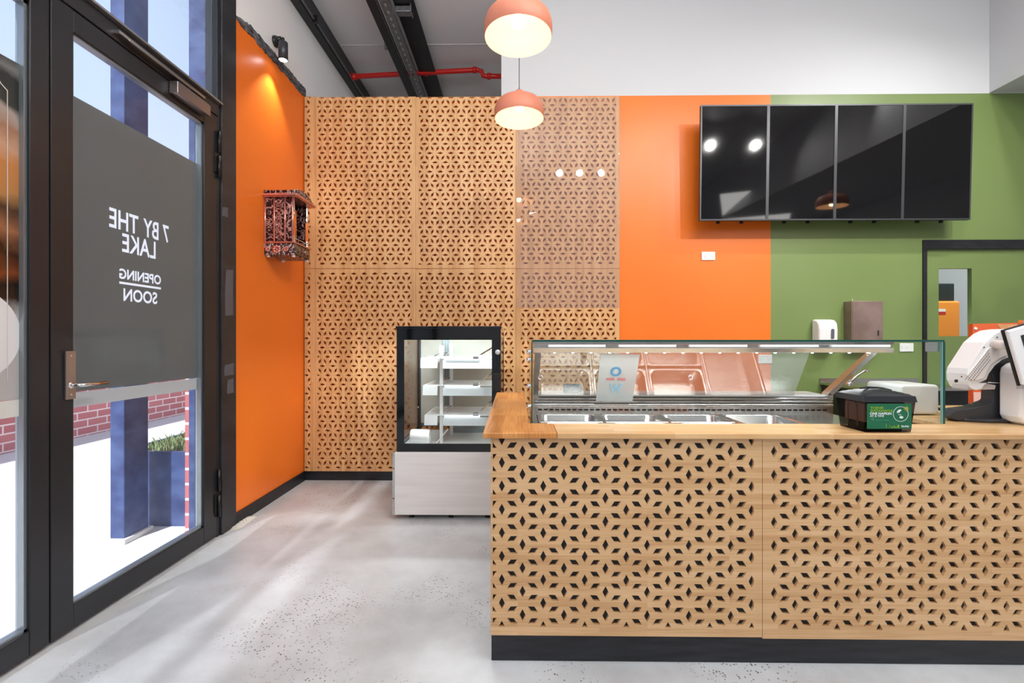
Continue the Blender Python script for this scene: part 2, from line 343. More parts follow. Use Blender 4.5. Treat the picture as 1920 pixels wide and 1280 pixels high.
def text_fit(txt, x0, x1, y0, y1, bold=0.0):
    s, a, b, c, d = text_splines(txt, bold); sx, sy = (x1-x0)/(b-a), (y1-y0)/(d-c)
    return [(q, (x0-a*sx, y0-c*sy), sx, sy) for q in s]
def frame_m(origin, ux, uy):
    """matrix mapping local x,y to given world axes"""
    ux, uy = Vector(ux), Vector(uy); uz = ux.cross(uy)
    return Matrix(((ux.x, uy.x, uz.x, origin[0]), (ux.y, uy.y, uz.y, origin[1]), (ux.z, uy.z, uz.z, origin[2]), (0,0,0,1)))
def clip_poly(poly, r):
    x0, x1, y0, y1 = r
    for ax, lim, sg in ((0, x0, 1), (0, x1, -1), (1, y0, 1), (1, y1, -1)):
        out = []
        for i in range(len(poly)):
            a, b = poly[i], poly[(i+1) % len(poly)]; ia, ib = sg*(a[ax]-lim) >= 0, sg*(b[ax]-lim) >= 0
            if ia: out.append(a)
            if ia != ib:
                t = (lim-a[ax])/(b[ax]-a[ax]); out.append((a[0]+t*(b[0]-a[0]), a[1]+t*(b[1]-a[1])))
        poly = out
        if len(poly) < 3: return []
    ar = abs(sum(poly[i][0]*poly[(i+1)%len(poly)][1]-poly[(i+1)%len(poly)][0]*poly[i][1] for i in range(len(poly))))/2
    return poly if ar > 1.5e-5 else []
def star_holes(clip, c0, a, d, vertical, hl, hw):
    """six-petal stars: a rhombus on every edge of a triangular lattice. c0 = centre of one rhombus that lies along the main axis"""
    x0, x1, y0, y1 = clip; out = []
    U0, V0 = (c0[1], c0[0]) if vertical else (c0[0], c0[1])
    ur, vr = ((y0, y1), (x0, x1)) if vertical else ((x0, x1), (y0, y1))
    for k in range(int((vr[0]-V0)/d)-2, int((vr[1]-V0)/d)+3):
        off = (k % 2)*a/2
        for m_ in range(int((ur[0]-U0)/a)-3, int((ur[1]-U0)/a)+4):
            nu, nv = U0+a/2+a*m_+off, V0+k*d
            for du, dv in ((a, 0), (a/2, d), (-a/2, d)):
                cu_, cv_ = nu+du/2, nv+dv/2; L = math.hypot(du, dv); eu, ev = du/L, dv/L
                rh = [(cu_+eu*hl, cv_+ev*hl), (cu_-ev*hw, cv_+eu*hw), (cu_-eu*hl, cv_-ev*hl), (cu_+ev*hw, cv_-eu*hw)]
                if vertical: rh = [(q[1], q[0]) for q in rh]
                c = clip_poly(rh, clip)
                if c: out.append(c)
    return out
def perf_panel(name, rect, clip, c0, a, d, vertical, y, thick, m, parent=None, hl=.023, hw=.0105, **tags):
    """perforated sheet in the XZ plane with its front face at y"""
    e = .0012; x0, x1, z0, z1 = rect
    clip = (max(clip[0], x0+e), min(clip[1], x1-e), max(clip[2], z0+e), min(clip[3], z1-e))
    outer = [(x0, z0), (x1, z0), (x1, z1), (x0, z1)]
    hs = star_holes(clip, c0, a, d, vertical, hl, hw)
    def area(p): return sum(p[i][0]*p[(i+1) % len(p)][1]-p[(i+1) % len(p)][0]*p[i][1] for i in range(len(p)))
    loops = [outer]+[h if area(h) > 0 else h[::-1] for h in hs]
    vs, ed = [], []
    for lp in loops:
        o_ = len(vs); vs += [Vector(q) for q in lp]; ed += [(o_+i, o_+(i+1) % len(lp)) for i in range(len(lp))]
    V2, E2, F2, ov, oe, of = delaunay_2d_cdt(vs, ed, [], 0, 1e-7)
    # keep triangles whose centre is outside every hole
    hole_of = {}; pos = 4
    for hi, h in enumerate(hs):
        for i in range(len(h)): hole_of[pos+i] = hi
        pos += len(h)
    vmap = [set(hole_of.get(q, -1) for q in src) for src in ov]
    F3 = []
    for f in F2:
        sets = [vmap[i] for i in f]; common = set.intersection(*sets) if all(sets) else set()
        if common and -1 not in common: continue
        F3.append(f)
    n_ = len(V2); mb = MB()
    mb.add([(v.x, y, v.y) for v in V2]+[(v.x, y+thick, v.y) for v in V2], [tuple(f) for f in F3]+[tuple(i+n_ for i in f[::-1]) for f in F3])
    cnt = {}
    for f in F3:
        for i in range(3):
            e_ = (f[i], f[(i+1) % 3]); cnt[tuple(sorted(e_))] = cnt.get(tuple(sorted(e_)), 0)+1
    for (p, q), c in cnt.items():
        if c == 1: mb.f.append((p, q, q+n_, p+n_)); mb.m.append(0); mb.sm.append(False)
    o = obj(name, mb, m, parent, **tags); return o
def flat_text(name, txt, rect, mtx, m, parent, bold=0.0, thick=.0004):
    me = poly_curve_mesh([], thick, mtx, text_fit(txt, *rect), (rect[3]-rect[2])*bold*1.2); me.materials.clear(); me.materials.append(m)
    return link_mesh(name, me, parent)
def flat_poly(name, polys, mtx, m, parent, thick=.0004):
    me = poly_curve_mesh(polys, thick, mtx); me.materials.clear(); me.materials.append(m); return link_mesh(name, me, parent)
def circle(cx, cy, r, n=32): return [(cx+r*math.cos(2*math.pi*i/n), cy+r*math.sin(2*math.pi*i/n)) for i in range(n)]

# ------------------------------------------------------------------ room shell
XL, YB, ZC, ZW = -1.91, 4.12, 4.29, 3.43
XR = 6.2; YF = -4.5
XG = P(1445, 400, Y=YB).x              # orange / green join
XD0 = P(1731, 500, Y=YB).x; XD1 = XD0+1.08; ZD = P(1731, 450, Y=YB).z
XU = P(940, 100, Y=YB).x; XBK = P(1855, 100, Y=YB).x
struct('floor', MB().box(-1.95, XR, YF, 7.5, -.1, 0), M_FLOOR)
struct('ceiling', MB().box(XL-.2, XR, YF, 7.5, ZC, ZC+.1), M_CEIL)
wb = MB().box(XL-.2, XG, YB, YB+.12, 0, ZW, 0)
wb.box(XG, XD0+.03, YB, YB+.12, 0, ZW, 1).box(XD0+.03, XD1-.03, YB, YB+.12, ZD-.02, ZW, 1).box(XD1-.03, XR, YB, YB+.12, 0, ZW, 1)
struct('wall_back', wb, [M_ORANGE, M_GREEN])
struct('wall_back_upper', MB().box(XU, XR, YB, YB+.12, ZW, ZC), M_WHITE)
struct('ceiling_bulkhead', MB().box(XBK, XR, YF, YB, ZW+.005, ZC), M_WHITE)
struct('wall_right', MB().box(XR, XR+.1, YF, 7.5, 0, ZC), M_WHITE)
struct('wall_front', MB().box(XL-.2, XR, YF-.1, YF, 0, ZC), M_WHITE)
struct('wall_far', MB().box(XL-.2, XR, 7.5, 7.6, 0, ZC), mat('storage_room_wall', srgb(215, 220, 226), .6))
YP0, YP1 = P(413, 900, X=XL).y, P(440, 900, X=XL).y
ZO = 3.44
struct('wall_left', MB().box(XL-.2, XL, YP1, YB, 0, ZO), M_ORANGE)
struct('wall_left_upper', MB().box(XL-.2, XL, YP1, 7.5, ZO+.0, ZC).box(XL-.2, XL, YB+.12, 7.5, 0, ZO), mat('lightened_white_paint', srgb(236, 237, 238), .6))  # copy of the wall white, colour lightened so this wall renders brighter
struct('baseboard_left', MB().box(XL, XL+.012, YP1, YB-.03, 0, .085), M_KICK, bevel=.002)
struct('baseboard_back', MB().box(XL, XG, YB-.02, YB, 0, .085), M_KICK, bevel=.002)
# rough black strip between the orange and the white wall
top, bot = [], []
yy = YP1
while yy < YB:
    t = (yy-YP1)/(YB-YP1)
    bot.append((yy, ZO-.012+random.uniform(-.012, .008))); top.append((yy, ZO+.012+.05*min(1, t*5)+random.uniform(-.008, .008))); yy += .022
pl = bot+[(YB, ZO-.01), (YB, ZO+.06)]+top[::-1]
struct('trim_1', MB().prism(pl, lambda a, b: (XL, a, b), lambda a, b: (XL+.006, a, b)), mat('torn_black_membrane', srgb(30, 32, 38), .5, noise=(25, srgb(130, 132, 138), .8, (1, 1, 3)), bump=(60, .6)))
# steel post beside the door with grey primer patches
post = struct('trim_2', MB().box(XL-.085, XL+.012, YP0, YP1, 0, ZC), M_FRAMEP, bevel=.004)
pm = MB()
for z0, z1, y0, y1 in ((1.41, 1.72, .03, .115), (1.02, 1.1, .02, .12), (.9, 1.0, .05, .12), (2.05, 2.12, .0, .06)):
    pts = [(YP0+y0+.004*random.random(), z0), (YP0+y1, z0+.01*random.random()), (YP0+y1-.004, (z0+z1)/2), (YP0+y1, z1), (YP0+y0+.01, z1-.01), (YP0+y0, (z0+z1)/2)]
    pm.prism(pts, lambda a, b: (XL+.0118, a, b), lambda a, b: (XL+.0126, a, b))
struct('primer_patches', pm, M_SCUFF, post)
# plaster filler at the foot of the post
bmp = bmesh.new(); bmesh.ops.create_grid(bmp, x_segments=16, y_segments=8, size=.5)
for v in bmp.verts:
    e = max(0, 1-(abs(v.co.x)*2)**4)*max(0, 1-(abs(v.co.y)*2)**4)
    v.co = Vector((XL+.035+v.co.y*.06+random.uniform(-.004, .004), P(448, 985, X=XL).y+v.co.x*.24, .001+e*(.008+random.uniform(0, .014))))
mep = bpy.data.meshes.new('plaster_filler'); bmp.to_mesh(mep); bmp.free(); mep.materials.append(M_PLASTER)
link_mesh('plaster_filler', mep, None, label='rough white plaster smear on the floor at the foot of the dark post', category='plaster')

# ------------------------------------------------------------------ glazed doors in the left wall
XG0 = XL-.035         # glass plane
def leaf(name, y0, y1, gy0, gy1, zt, handle):
    r = sempty(name, (XL-.03, y0, 0)); x0, x1 = XL-.06, XL
    g0, g1, gz0, gz1 = gy0, gy1, .112, 2.577
    struct('door_stile', MB().box(x0, x1, y0, g0, .012, zt), M_ALU, r, .003)
    struct('door_stile', MB().box(x0, x1, g1, y1, .012, zt), M_ALU, r, .003)
    struct('door_rail', MB().box(x0, x1-.001, g0, g1, .012, gz0), M_ALU, r, .003)
    struct('door_rail', MB().box(x0, x1-.001, g0, g1, gz1, zt), M_ALU, r, .003)
    bd = MB()
    for a, b, c, d in ((g0, g0+.012, gz0, gz1), (g1-.012, g1, gz0, gz1), (g0, g1, gz0, gz0+.012), (g0, g1, gz1-.012, gz1)):
        bd.box(x0+.015, x1-.012, a, b, c, d)
    struct('glazing_bead', bd, mat('silver_glazing_bead', srgb(150, 158, 164), .25, .6), r)
    struct('door_glass', MB().box(XG0-.003, XG0+.003, g0+.01, g1-.01, gz0+.01, gz1-.01), M_GLASSW, r)
    return r
YA = P(94, 900, X=XL).y
YGR = P(383, 900, X=XL).y; YGL = P(138, 900, X=XL).y; YJ = P(407, 900, X=XL).y
d1 = leaf('door_1', YA+.003, YJ, YGL, YGR, 2.67, True)
d2 = leaf('door_2', YA-1.05, YA-.003, YA-.95, P(56, 900, X=XL).y, 2.67, False)
fr = MB().box(XL-.08, XL, YA-1.13, YA-1.054, 0, ZC).box(XL-.08, XL-.001, YJ+.004, YP0, 0, ZC).box(XL-.08, XL+.004, YA-1.06, YJ+.01, 2.675, 2.752)
fr.box(XL-.08, XL, YA-1.06, YJ+.01, 4.14, ZC)
struct('trim_3', fr, M_ALU, bevel=.003)
struct('trim_4', MB().box(XL-.01, XL+.028, YA-1.06, YJ+.02, 2.752, 2.764), mat('bright_aluminium_ledge', srgb(170, 174, 180), .25, .8), bevel=.002)
wn = sempty('window_1', (XL, YA-1.0, 2.76))
struct('window_glass', MB().box(XG0-.003, XG0+.003, YA-1.05, YJ, 2.765, 4.14), M_GLASSW, wn)
# fixed shopfront window nearer the camera (beyond the frame edge)
wn2 = sempty('window_2', (XL, -1, 0)); y0w = YA-1.13
struct('window_frame', MB().box(XL-.08, XL, YF, y0w, 0, .12).box(XL-.08, XL, YF, y0w, 2.675, 2.752).box(XL-.08, XL, YF, y0w, 4.14, ZC).box(XL-.08, XL, -1.9, -1.8, 0, ZC).box(XL-.08, XL, YF, YF+.1, 0, ZC), M_ALU, wn2)
struct('window_glass', MB().box(XG0-.003, XG0+.003, YF, y0w, .12, 4.14), M_GLASSW, wn2)
# hinges, closer, handle
for zc in (2.43, .28):
    h = struct('hinge', MB().tube([(XL+.012, YJ+.002, zc-.15), (XL+.012, YJ+.002, zc-.01)], .009, 10).tube([(XL+.012, YJ+.002, zc+.01), (XL+.012, YJ+.002, zc+.15)], .009, 10)
        .box(XL-.002, XL+.006, YJ-.03, YJ, zc-.12, zc+.0).box(XL-.002, XL+.006, YJ, YJ+.03, zc+.02, zc+.13), M_BLKP, d1)
def part_empty(name, loc, parent):
    o = bpy.data.objects.new(name, None); COL.objects.link(o); o.location = loc; bpy.context.view_layer.update()
    o.parent = parent; o.matrix_parent_inverse = parent.matrix_world.inverted(); return o
hb = part_empty('door_handle', (XL, 1.937, 1.1), d1); hb['label'] = 'brushed nickel lever handle'; hb['kind'] = 'structure'
obj('back_plate', MB().box(XL+.0005, XL+.012, 1.915, 1.958, 1.0, 1.205), M_BRONZE, hb, .003)
obj('lever', MB().tube([(XL+.01, 1.937, 1.06), (XL+.045, 1.937, 1.06), (XL+.055, 1.945, 1.06), (XL+.057, 1.96, 1.06), (XL+.055, 2.06, 1.06)], .0085, 12), M_CHROME, hb)
obj('lever_rose', MB().lathe([(.0, .014), (.014, .014), (.014, .0)], (XL, 1.937, 1.06), 20, axis='x'), M_CHROME, hb)
for zq in (1.185, 1.02): obj('screw', MB().lathe([(0, .013), (.004, .013), (.004, 0)], (XL, 1.937, zq), 10, axis='x'), M_CHROME, hb)
cl = part_empty('door_closer', (XL, 2.63, 2.64), d1); cl['kind'] = 'structure'
obj('closer_body', MB().box(XL+.0, XL+.05, 2.5, 2.77, 2.605, 2.672), mat('champagne_aluminium', srgb(150, 140, 140), .28, .8), cl, .004)
obj('slide_arm', MB().box(XL+.03, XL+.04, 2.2, 2.62, 2.69, 2.70).box(XL+.005, XL+.03, 2.15, 2.75, 2.7, 2.715), M_STEEL, cl)
# grey film with cut-out lettering, frosted sheet behind it
z0f, z1f = 1.022, 2.325
yl, yr = YGL+.011, YGR-.011
OFFS = -.0021; fm = frame_m((XG0-.0045, 0, 0), (0, -1, 0), (0, 0, 1))
ex = []
ex += text_fit('7', -2.548, -2.507, 1.795, 1.885, .036)
ex += text_fit('BY', -2.475, -2.378, 1.795, 1.885, .036)
ex += text_fit('THE', -2.342, -2.176, 1.795, 1.885, .036)
ex += text_fit('LAKE', -2.455, -2.248, 1.69, 1.778, .036)
ex += text_fit('OPENING', -2.492, -2.232, 1.555, 1.602, .03)
ex += text_fit('SOON', -2.466, -2.256, 1.447, 1.507, .03)
under = [(-2.492, 1.53), (-2.232, 1.53), (-2.232, 1.537), (-2.492, 1.537)]
me = poly_curve_mesh([[(-yr, z0f), (-yl, z0f), (-yl, z1f), (-yr, z1f)], under], .001, fm, ex, OFFS)
me.materials.clear(); me.materials.append(M_FILM)
film = thing('window_film', 'dark grey film on the glass door with cut-out opening soon lettering', 'window film', (XG0+.005, YGL, z0f))
link_mesh('film_sheet', me, film)
obj('frosted_lettering', MB().box(XG0-.0062, XG0-.0054, 2.1, 2.62, 1.4, 1.95), M_FROST, film)
frm = mat('frosted_band', srgb(228, 228, 222), .6)
obj('frosted_band', MB().box(XG0-.0045, XG0-.0035, yl, yr, .955, 1.02), frm, label='pale frosted safety band across the glass door below the grey film', category='window band')
obj('frosted_band', MB().box(XG0+.0035, XG0+.0045, YA-.94, P(56, 900, X=XL).y-.011, .955, 1.02), frm, label='pale frosted safety band under the printed poster at the left frame edge', category='window band')
# printed poster on the second leaf
def postermat():
    m = bpy.data.materials.new('printed_food_poster'); m.use_nodes = True; n = m.node_tree; b = n.nodes['Principled BSDF']; b.inputs['Roughness'].default_value = .25
    t = n.nodes.new('ShaderNodeTexCoord'); s = n.nodes.new('ShaderNodeSeparateXYZ'); n.links.new(t.outputs['Object'], s.inputs[0])
    nz = n.nodes.new('ShaderNodeTexNoise'); nz.inputs['Scale'].default_value = 7; nz.inputs['Detail'].default_value = 5; n.links.new(t.outputs['Object'], nz.inputs['Vector'])
    a = n.nodes.new('ShaderNodeMath'); a.operation = 'MULTIPLY_ADD'; a.inputs[1].default_value = .16; n.links.new(nz.outputs['Fac'], a.inputs[0]); n.links.new(s.outputs['Z'], a.inputs[2])
    r = n.nodes.new('ShaderNodeMapRange'); r.inputs['From Min'].default_value = 1.08; r.inputs['From Max'].default_value = 2.41; n.links.new(a.outputs[0], r.inputs[0])
    rp = n.nodes.new('ShaderNodeValToRGB'); e = rp.color_ramp.elements; e[0].position = 0; e[0].color = srgb(214, 212, 210); e[1].position = 1; e[1].color = srgb(90, 92, 90)
    for p, c in ((.28, (205, 202, 200)), (.315, (60, 44, 34)), (.36, (30, 26, 24)), (.4, (150, 80, 40)), (.45, (70, 40, 26)), (.5, (190, 130, 90)), (.56, (96, 70, 50)), (.62, (214, 160, 100)), (.68, (226, 160, 96)), (.74, (230, 190, 160)), (.8, (196, 150, 120)), (.84, (205, 190, 180)), (.86, (70, 74, 70)), (.94, (62, 64, 62)), (.97, (150, 150, 148))):
        q = e.new(p); q.color = srgb(*c)
    n.links.new(r.outputs[0], rp.inputs[0]); n.links.new(rp.outputs[0], b.inputs['Base Color'])
    tr = n.nodes.new('ShaderNodeBsdfTranslucent'); n.links.new(rp.outputs[0], tr.inputs[0]); mx = n.nodes.new('ShaderNodeMixShader'); mx.inputs[0].default_value = .35
    o = n.nodes['Material Output']; n.links.new(b.outputs[0], mx.inputs[1]); n.links.new(tr.outputs[0], mx.inputs[2]); n.links.new(mx.outputs[0], o.inputs[0])
    return m
po = thing('window_poster', 'brown and white printed food poster on the glass at the left edge', 'poster', (XG0, 1.3, 1.03))
yp = P(53, 500, X=XL).y
obj('poster_sheet', MB().box(XG0+.0035, XG0+.0045, YA-.94, yp, 1.022, 2.325), postermat(), po)
pm_ = frame_m((XG0+.0052, 0, 0), (0, 1, 0), (0, 0, 1))
flat_poly('printed_plate', [circle(1.60, 1.27, .175, 40)], pm_, mat('printed_white', srgb(238, 238, 240), .4), po)
yl_ = P(28, 500, X=XL).y
ln = [(yl_-.0016, 1.1), (yl_+.0016, 1.1), (yl_+.0016, 2.2), (yl_-.02, 2.215), (yl_-.045, 2.25), (yl_-.05, 2.275), (yl_-.3, 2.278), (yl_-.3, 2.275), (yl_-.053, 2.272), (yl_-.047, 2.247), (yl_-.023, 2.212), (yl_-.0016, 2.197)]
flat_poly('border_line', [ln], frame_m((XG0+.006, 0, 0), (0, 1, 0), (0, 0, 1)), mat('printed_line', srgb(225, 220, 212), .4), po)

# ------------------------------------------------------------------ outside the doors
obj('pavement', MB().box(-14, -1.99, -10, 22, -.12, -.02), M_PAVE, kind='structure')
obj('brick_wall', MB().box(-6.0, -5.75, -6, 20, -.02, 1.9), M_BRICK, label='low red brick wall across the bright pavement outside', category='wall')
c1 = P(225, 1017, Z=0)
ob = thing('blue_column', 'blue painted steel column standing outside behind the glass door', 'column', (c1.x, c1.y, 0))
obj('column_shaft', MB().box(-2.55, -2.46, 2.85, 3.04, 0, 5.5), M_BLUE, ob, .006)
obj('column_foot', MB().box(-2.57, -2.44, 2.83, 3.06, -.02, .012), M_PAVE, ob, .004)
obj('blue_pier', MB().box(-2.16, -1.99, 3.0, 3.4, -.02, 5.5), M_BLUE, label='blue pier outside hard against the door frame, right of the column', category='column')
obj('brick_pier', MB().box(-2.20, -2.16, 3.02, 3.4, -.02, 1.0), M_BRICK, label='narrow brick edge beside the blue pier outside', category='wall')
pb = thing('planter_box', 'blue planter box with grass outside behind the column', 'planter', (-2.45, 3.4, 0))
obj('planter_body', MB().box(-2.75, -2.24, 3.12, 3.14, -.02, .49).box(-2.75, -2.24, 3.9, 3.92, -.02, .49).box(-2.75, -2.73, 3.14, 3.9, -.02, .49).box(-2.26, -2.24, 3.14, 3.9, -.02, .49), M_BLUE, pb)
obj('soil', MB().box(-2.73, -2.26, 3.14, 3.9, -.02, .46), mat('soil', srgb(80, 66, 50), .9), pb)
gm = MB()
for i in range(900):
    x, y = random.uniform(-2.72, -2.27), random.uniform(3.16, 3.88); a = random.uniform(0, 6.28); l = random.uniform(.02, .08)
    tx, ty = math.cos(a)*l*.5, math.sin(a)*l*.5; wx, wy = -math.sin(a)*.004, math.cos(a)*.004
    gm.add([(x-wx, y-wy, .46), (x+wx, y+wy, .46), (x+tx*.5, y+ty*.5, .46+l*.7), (x+tx, y+ty, .46+l)], [(0, 1, 2), (1, 3, 2)])
obj('grass', gm, mat('grass_blades', srgb(140, 160, 110), .7), pb, kind='stuff')

# ------------------------------------------------------------------ ceiling steel, cable strut, fire pipe
def beam(name, x0, x1, z0, z1, label, m, y1=7.4, cat='beam', shape='box'):
    b = MB()
    if shape == 'box': b.box(x0, x1, .5, y1, z0, z1)
    elif shape == 'i':
        xm = (x0+x1)/2; b.box(x0, x1, .5, y1, z0, z0+.012).box(xm-.006, xm+.006, .5, y1, z0+.012, z1-.012).box(x0, x1, .5, y1, z1-.012, z1)
    return obj(name, b, m, label=label, category=cat)
M_BSTEEL = mat('black_roof_steel', srgb(20, 20, 22), .4, noise=(8, srgb(42, 42, 44), .5, (1, 4, 1)))
b1 = thing('ceiling_beam', 'black ceiling beam running along the top of the white left wall', 'beam', (-1.85, 4, 4.1))
obj('beam_channel', MB().box(-1.905, -1.835, .5, 7.4, 4.1, ZC), M_BSTEEL, b1)
obj('beam_edge', MB().box(-1.832, -1.82, .5, 7.4, 4.12, 4.135), M_GALV, b1)
obj('beam_clip', MB().box(-1.83, -1.79, 4.1, 4.13, 4.1, 4.16), M_BLKP, b1)
b2 = thing('ceiling_beam', 'wide black steel I-beam under the ceiling right of the slotted strut', 'beam', (-1, 4, 4.2))
obj('beam_profile', MB().box(-1.08, -.9, .5, 7.4, 4.19, 4.2).box(-1.0, -.985, .5, 7.4, 4.2, 4.285), M_BSTEEL, b2)
tb = thing('ceiling_tube', 'black square tube hung below the ceiling left of the slotted strut', 'tube', (-1.21, 4, 4.05))
obj('tube_body', MB().box(-1.25, -1.175, .5, 7.4, 4.04, 4.11), M_BSTEEL, tb, .006)
obj('tube_lip', MB().box(-1.172, -1.168, .5, 7.4, 4.05, 4.055), M_GALV, tb)
obj('tube_clip', MB().box(-1.28, -1.245, 4.4, 4.43, 4.05, 4.13).box(-1.28, -1.245, 4.4, 4.41, 4.11, 4.14), M_GALV, tb)
# slotted strut channel
st = thing('slotted_strut', 'galvanised slotted strut channel between the black tube and the I-beam', 'strut channel', (-1.12, 4, 4.06))
holes = [rrect(-.009, .009, y-.022, y+.022, .0085, 4) for y in [2.0+.085*i for i in range(60)]]
me = poly_curve_mesh([[(-.04, .5), (.04, .5), (.04, 7.4), (-.04, 7.4)]]+holes, .003, Matrix.Translation((-1.115, 0, 4.075)))
me.materials.clear(); me.materials.append(M_GALV); link_mesh('slotted_face', me, st)
obj('strut_sides', MB().box(-1.155, -1.152, .5, 7.4, 4.075, 4.115).box(-1.078, -1.075, .5, 7.4, 4.075, 4.115), M_GALV, st)
obj('cross_bracket', MB().box(-1.07, -.93, 4.02, 4.09, 4.13, 4.18).box(-.94, -.93, 4.0, 4.1, 4.12, 4.19), M_GALV, st, .004)
# red sprinkler pipe
YP = 5.06
pp = thing('fire_pipe', 'red sprinkler pipe with elbows crossing under the dark ceiling', 'pipe', tuple(P(655, 145, Y=YP)))
a = P(655, 144, Y=YP); b = P(895, 131, Y=YP); c = P(903, 134, Y=YP); d = P(906, 142, Y=YP); e = P(912, 143, Y=YP); f_ = P(990, 143, Y=YP)
obj('pipe_run', MB().tube([a+Vector((0, 0, .06)), a+Vector((.0, 0, .02)), a+Vector((.02, 0, 0)), b, c, d, e, f_], .026, 14), M_RED, pp)
for q, w_ in ((a+Vector((.05, 0, 0)), .03), (b-Vector((.03, 0, 0)), .02), (e+Vector((.03, 0, 0)), .02)):
    obj('pipe_coupling', MB().tube([q-Vector((w_, 0, 0)), q+Vector((w_, 0, 0))], .034, 16), M_RED, pp)
hg = P(798, 136, Y=YP)
obj('pipe_clamp', MB().box(hg.x-.016, hg.x+.016, YP-.03, YP+.03, hg.z-.03, hg.z+.09), M_RED, pp, .004)
obj('hanger_rod', MB().tube([hg+Vector((0, -.03, .04)), hg+Vector((0, -.03, .4))][:1]+[Vector((hg.x, YP-.03, ZC-.002))], .005, 8), M_GALV, pp)
for q, nm in ((4.72, 'trim_5'), (6.0, 'trim_6')):
    struct(nm, MB().box(-1.82, XU, q, q+.012, ZC-.004, ZC), mat('ceiling_joint', srgb(205, 206, 208), .5))

# ------------------------------------------------------------------ perforated bamboo screens on the back wall
YS = YB-.036; TH = .015
def s_rect(px0, px1, py0, py1): 
    a_, b_ = P(px0, py1, Y=YS), P(px1, py0, Y=YS); return (a_.x, b_.x, a_.z, b_.z)
SA, SD = .0938, .0822
def wall_panel(px0, px1, py0, py1, cx0, cx1, cy0, cy1, rx, ry, label):
    c = P(rx, ry, Y=YS); r = s_rect(px0, px1, py0, py1); cl_ = s_rect(cx0, cx1, cy0, cy1)
    return perf_panel('bamboo_screen', r, cl_, (c.x, c.z), SA, SD, False, YS, TH, M_BAMV, hl=.0250, hw=.0112, label=label, category='wall panel', group='star cut bamboo screens on the back wall')
PT, PM, PB_ = 181, 503, 883
wall_panel(571, 591.6, PT, PM, 571, 582, PT, 496, 573.2, 338.4, 'narrow upper strip of star-cut bamboo in the left corner')
wall_panel(592, 779.6, PT, PM, 595, 771.7, PT, 496, 614.0, 338.4, 'upper star-cut bamboo screen, left one beside the metal wall shrine')
wall_panel(780, 967.6, PT, PM, 785.6, 962.7, PT, 496, 954, 338.4, 'upper star-cut bamboo screen, middle one left of the pendant lamps')
wall_panel(968, 1161.5, PT, PM, 976.5, 1155.5, PT, 496, 995.9, 336.5, 'upper star-cut bamboo screen, right one beside the orange wall')
wall_panel(571, 591.6, PM+.5, PB_, 571, 582, 509, 878, 584, 513, 'narrow lower strip of star-cut bamboo in the left corner')
wall_panel(592, 779.6, PM+.5, PB_, 595, 771.7, 509, 878, 604.3, 513, 'lower star-cut bamboo screen left of the cake fridge')
wall_panel(780, 967.6, PM+.5, PB_, 785.6, 962.7, 509, 878, 943.9, 513, 'lower star-cut bamboo screen directly behind the cake fridge')
wall_panel(968, 1161.5, PM+.5, PB_, 976.5, 1155.5, 509, 878, 986.1, 512.5, 'lower star-cut bamboo screen behind the food display')
sb = MB()
for q in (575, 588, 690, 779.8, 870, 967.8, 1060, 1158): 
    x = P(q, 500, Y=YB).x; sb.box(x-.012, x+.012, YS+TH, YB, .12, ZW-.02)
struct('trim_7', sb, mat('mounting_batten', srgb(150, 70, 30), .7))
r = s_rect(969, 1161, 183, 577)
obj('clear_sheet', MB().box(r[0], r[1], YS-.006, YS-.002, r[2], r[3]), M_SHEET, label='clear glossy sheet over the upper right bamboo screen', category='clear panel')

# ------------------------------------------------------------------ televisions
YT = 3.90
ZT0, ZT1 = 2.262, 3.225
def tv_root(i, x0, label):
    xc = x0+.2825; zc = (ZT0+ZT1)/2
    t = thing('television', label, 'television', (xc, YT, zc), 'four menu screens in a row')
    hwid, hh = .2825, (ZT1-ZT0)/2
    obj('casing', MB().box(xc-hwid, xc+hwid, YT+.006, YT+.03, zc-hh, zc+hh).box(xc-.2, xc+.2, YT+.03, YT+.06, zc-.36, zc+.36), M_BLKP, t, .004)
    bz = MB(); w_ = .012
    for a_ in ((xc-hwid, xc-hwid+w_, zc-hh, zc+hh), (xc+hwid-w_, xc+hwid, zc-hh, zc+hh), (xc-hwid+w_, xc+hwid-w_, zc-hh, zc-hh+w_), (xc-hwid+w_, xc+hwid-w_, zc+hh-w_, zc+hh)):
        bz.box(a_[0], a_[1], YT-.002, YT+.006, a_[2], a_[3])
    obj('bezel', bz, M_TVB, t)
    obj('screen', MB().box(xc-hwid+w_, xc+hwid-w_, YT+.001, YT+.005, zc-hh+w_, zc+hh-w_), M_TVS, t)
    for s_ in (-.1, .1):
        obj('wall_bracket', MB().box(xc+s_-.012, xc+s_+.012, YT+.06, YT+.075, zc-hh-.012, zc+.3).box(xc+s_-.012, xc+s_+.012, YT+.06, YB-.02, zc-.02, zc+.02), M_BLKP, t)
    t.rotation_euler = (math.radians(1.6), 0, 0)
    return t
X0 = P(1313, 300, Y=YT).x
PITCH = (P(1694, 300, Y=YT).x-X0)/3
t0 = tv_root(0, X0, 'leftmost of the four black menu screens, reflecting round spotlights')
copy_thing(t0, (PITCH, 0, 0), 'second black menu screen from the left in the row')
copy_thing(t0, (2*PITCH, 0, 0), 'third black menu screen from the left in the row')
copy_thing(t0, (3*PITCH, 0, 0), 'rightmost of the four black menu screens on the green wall')

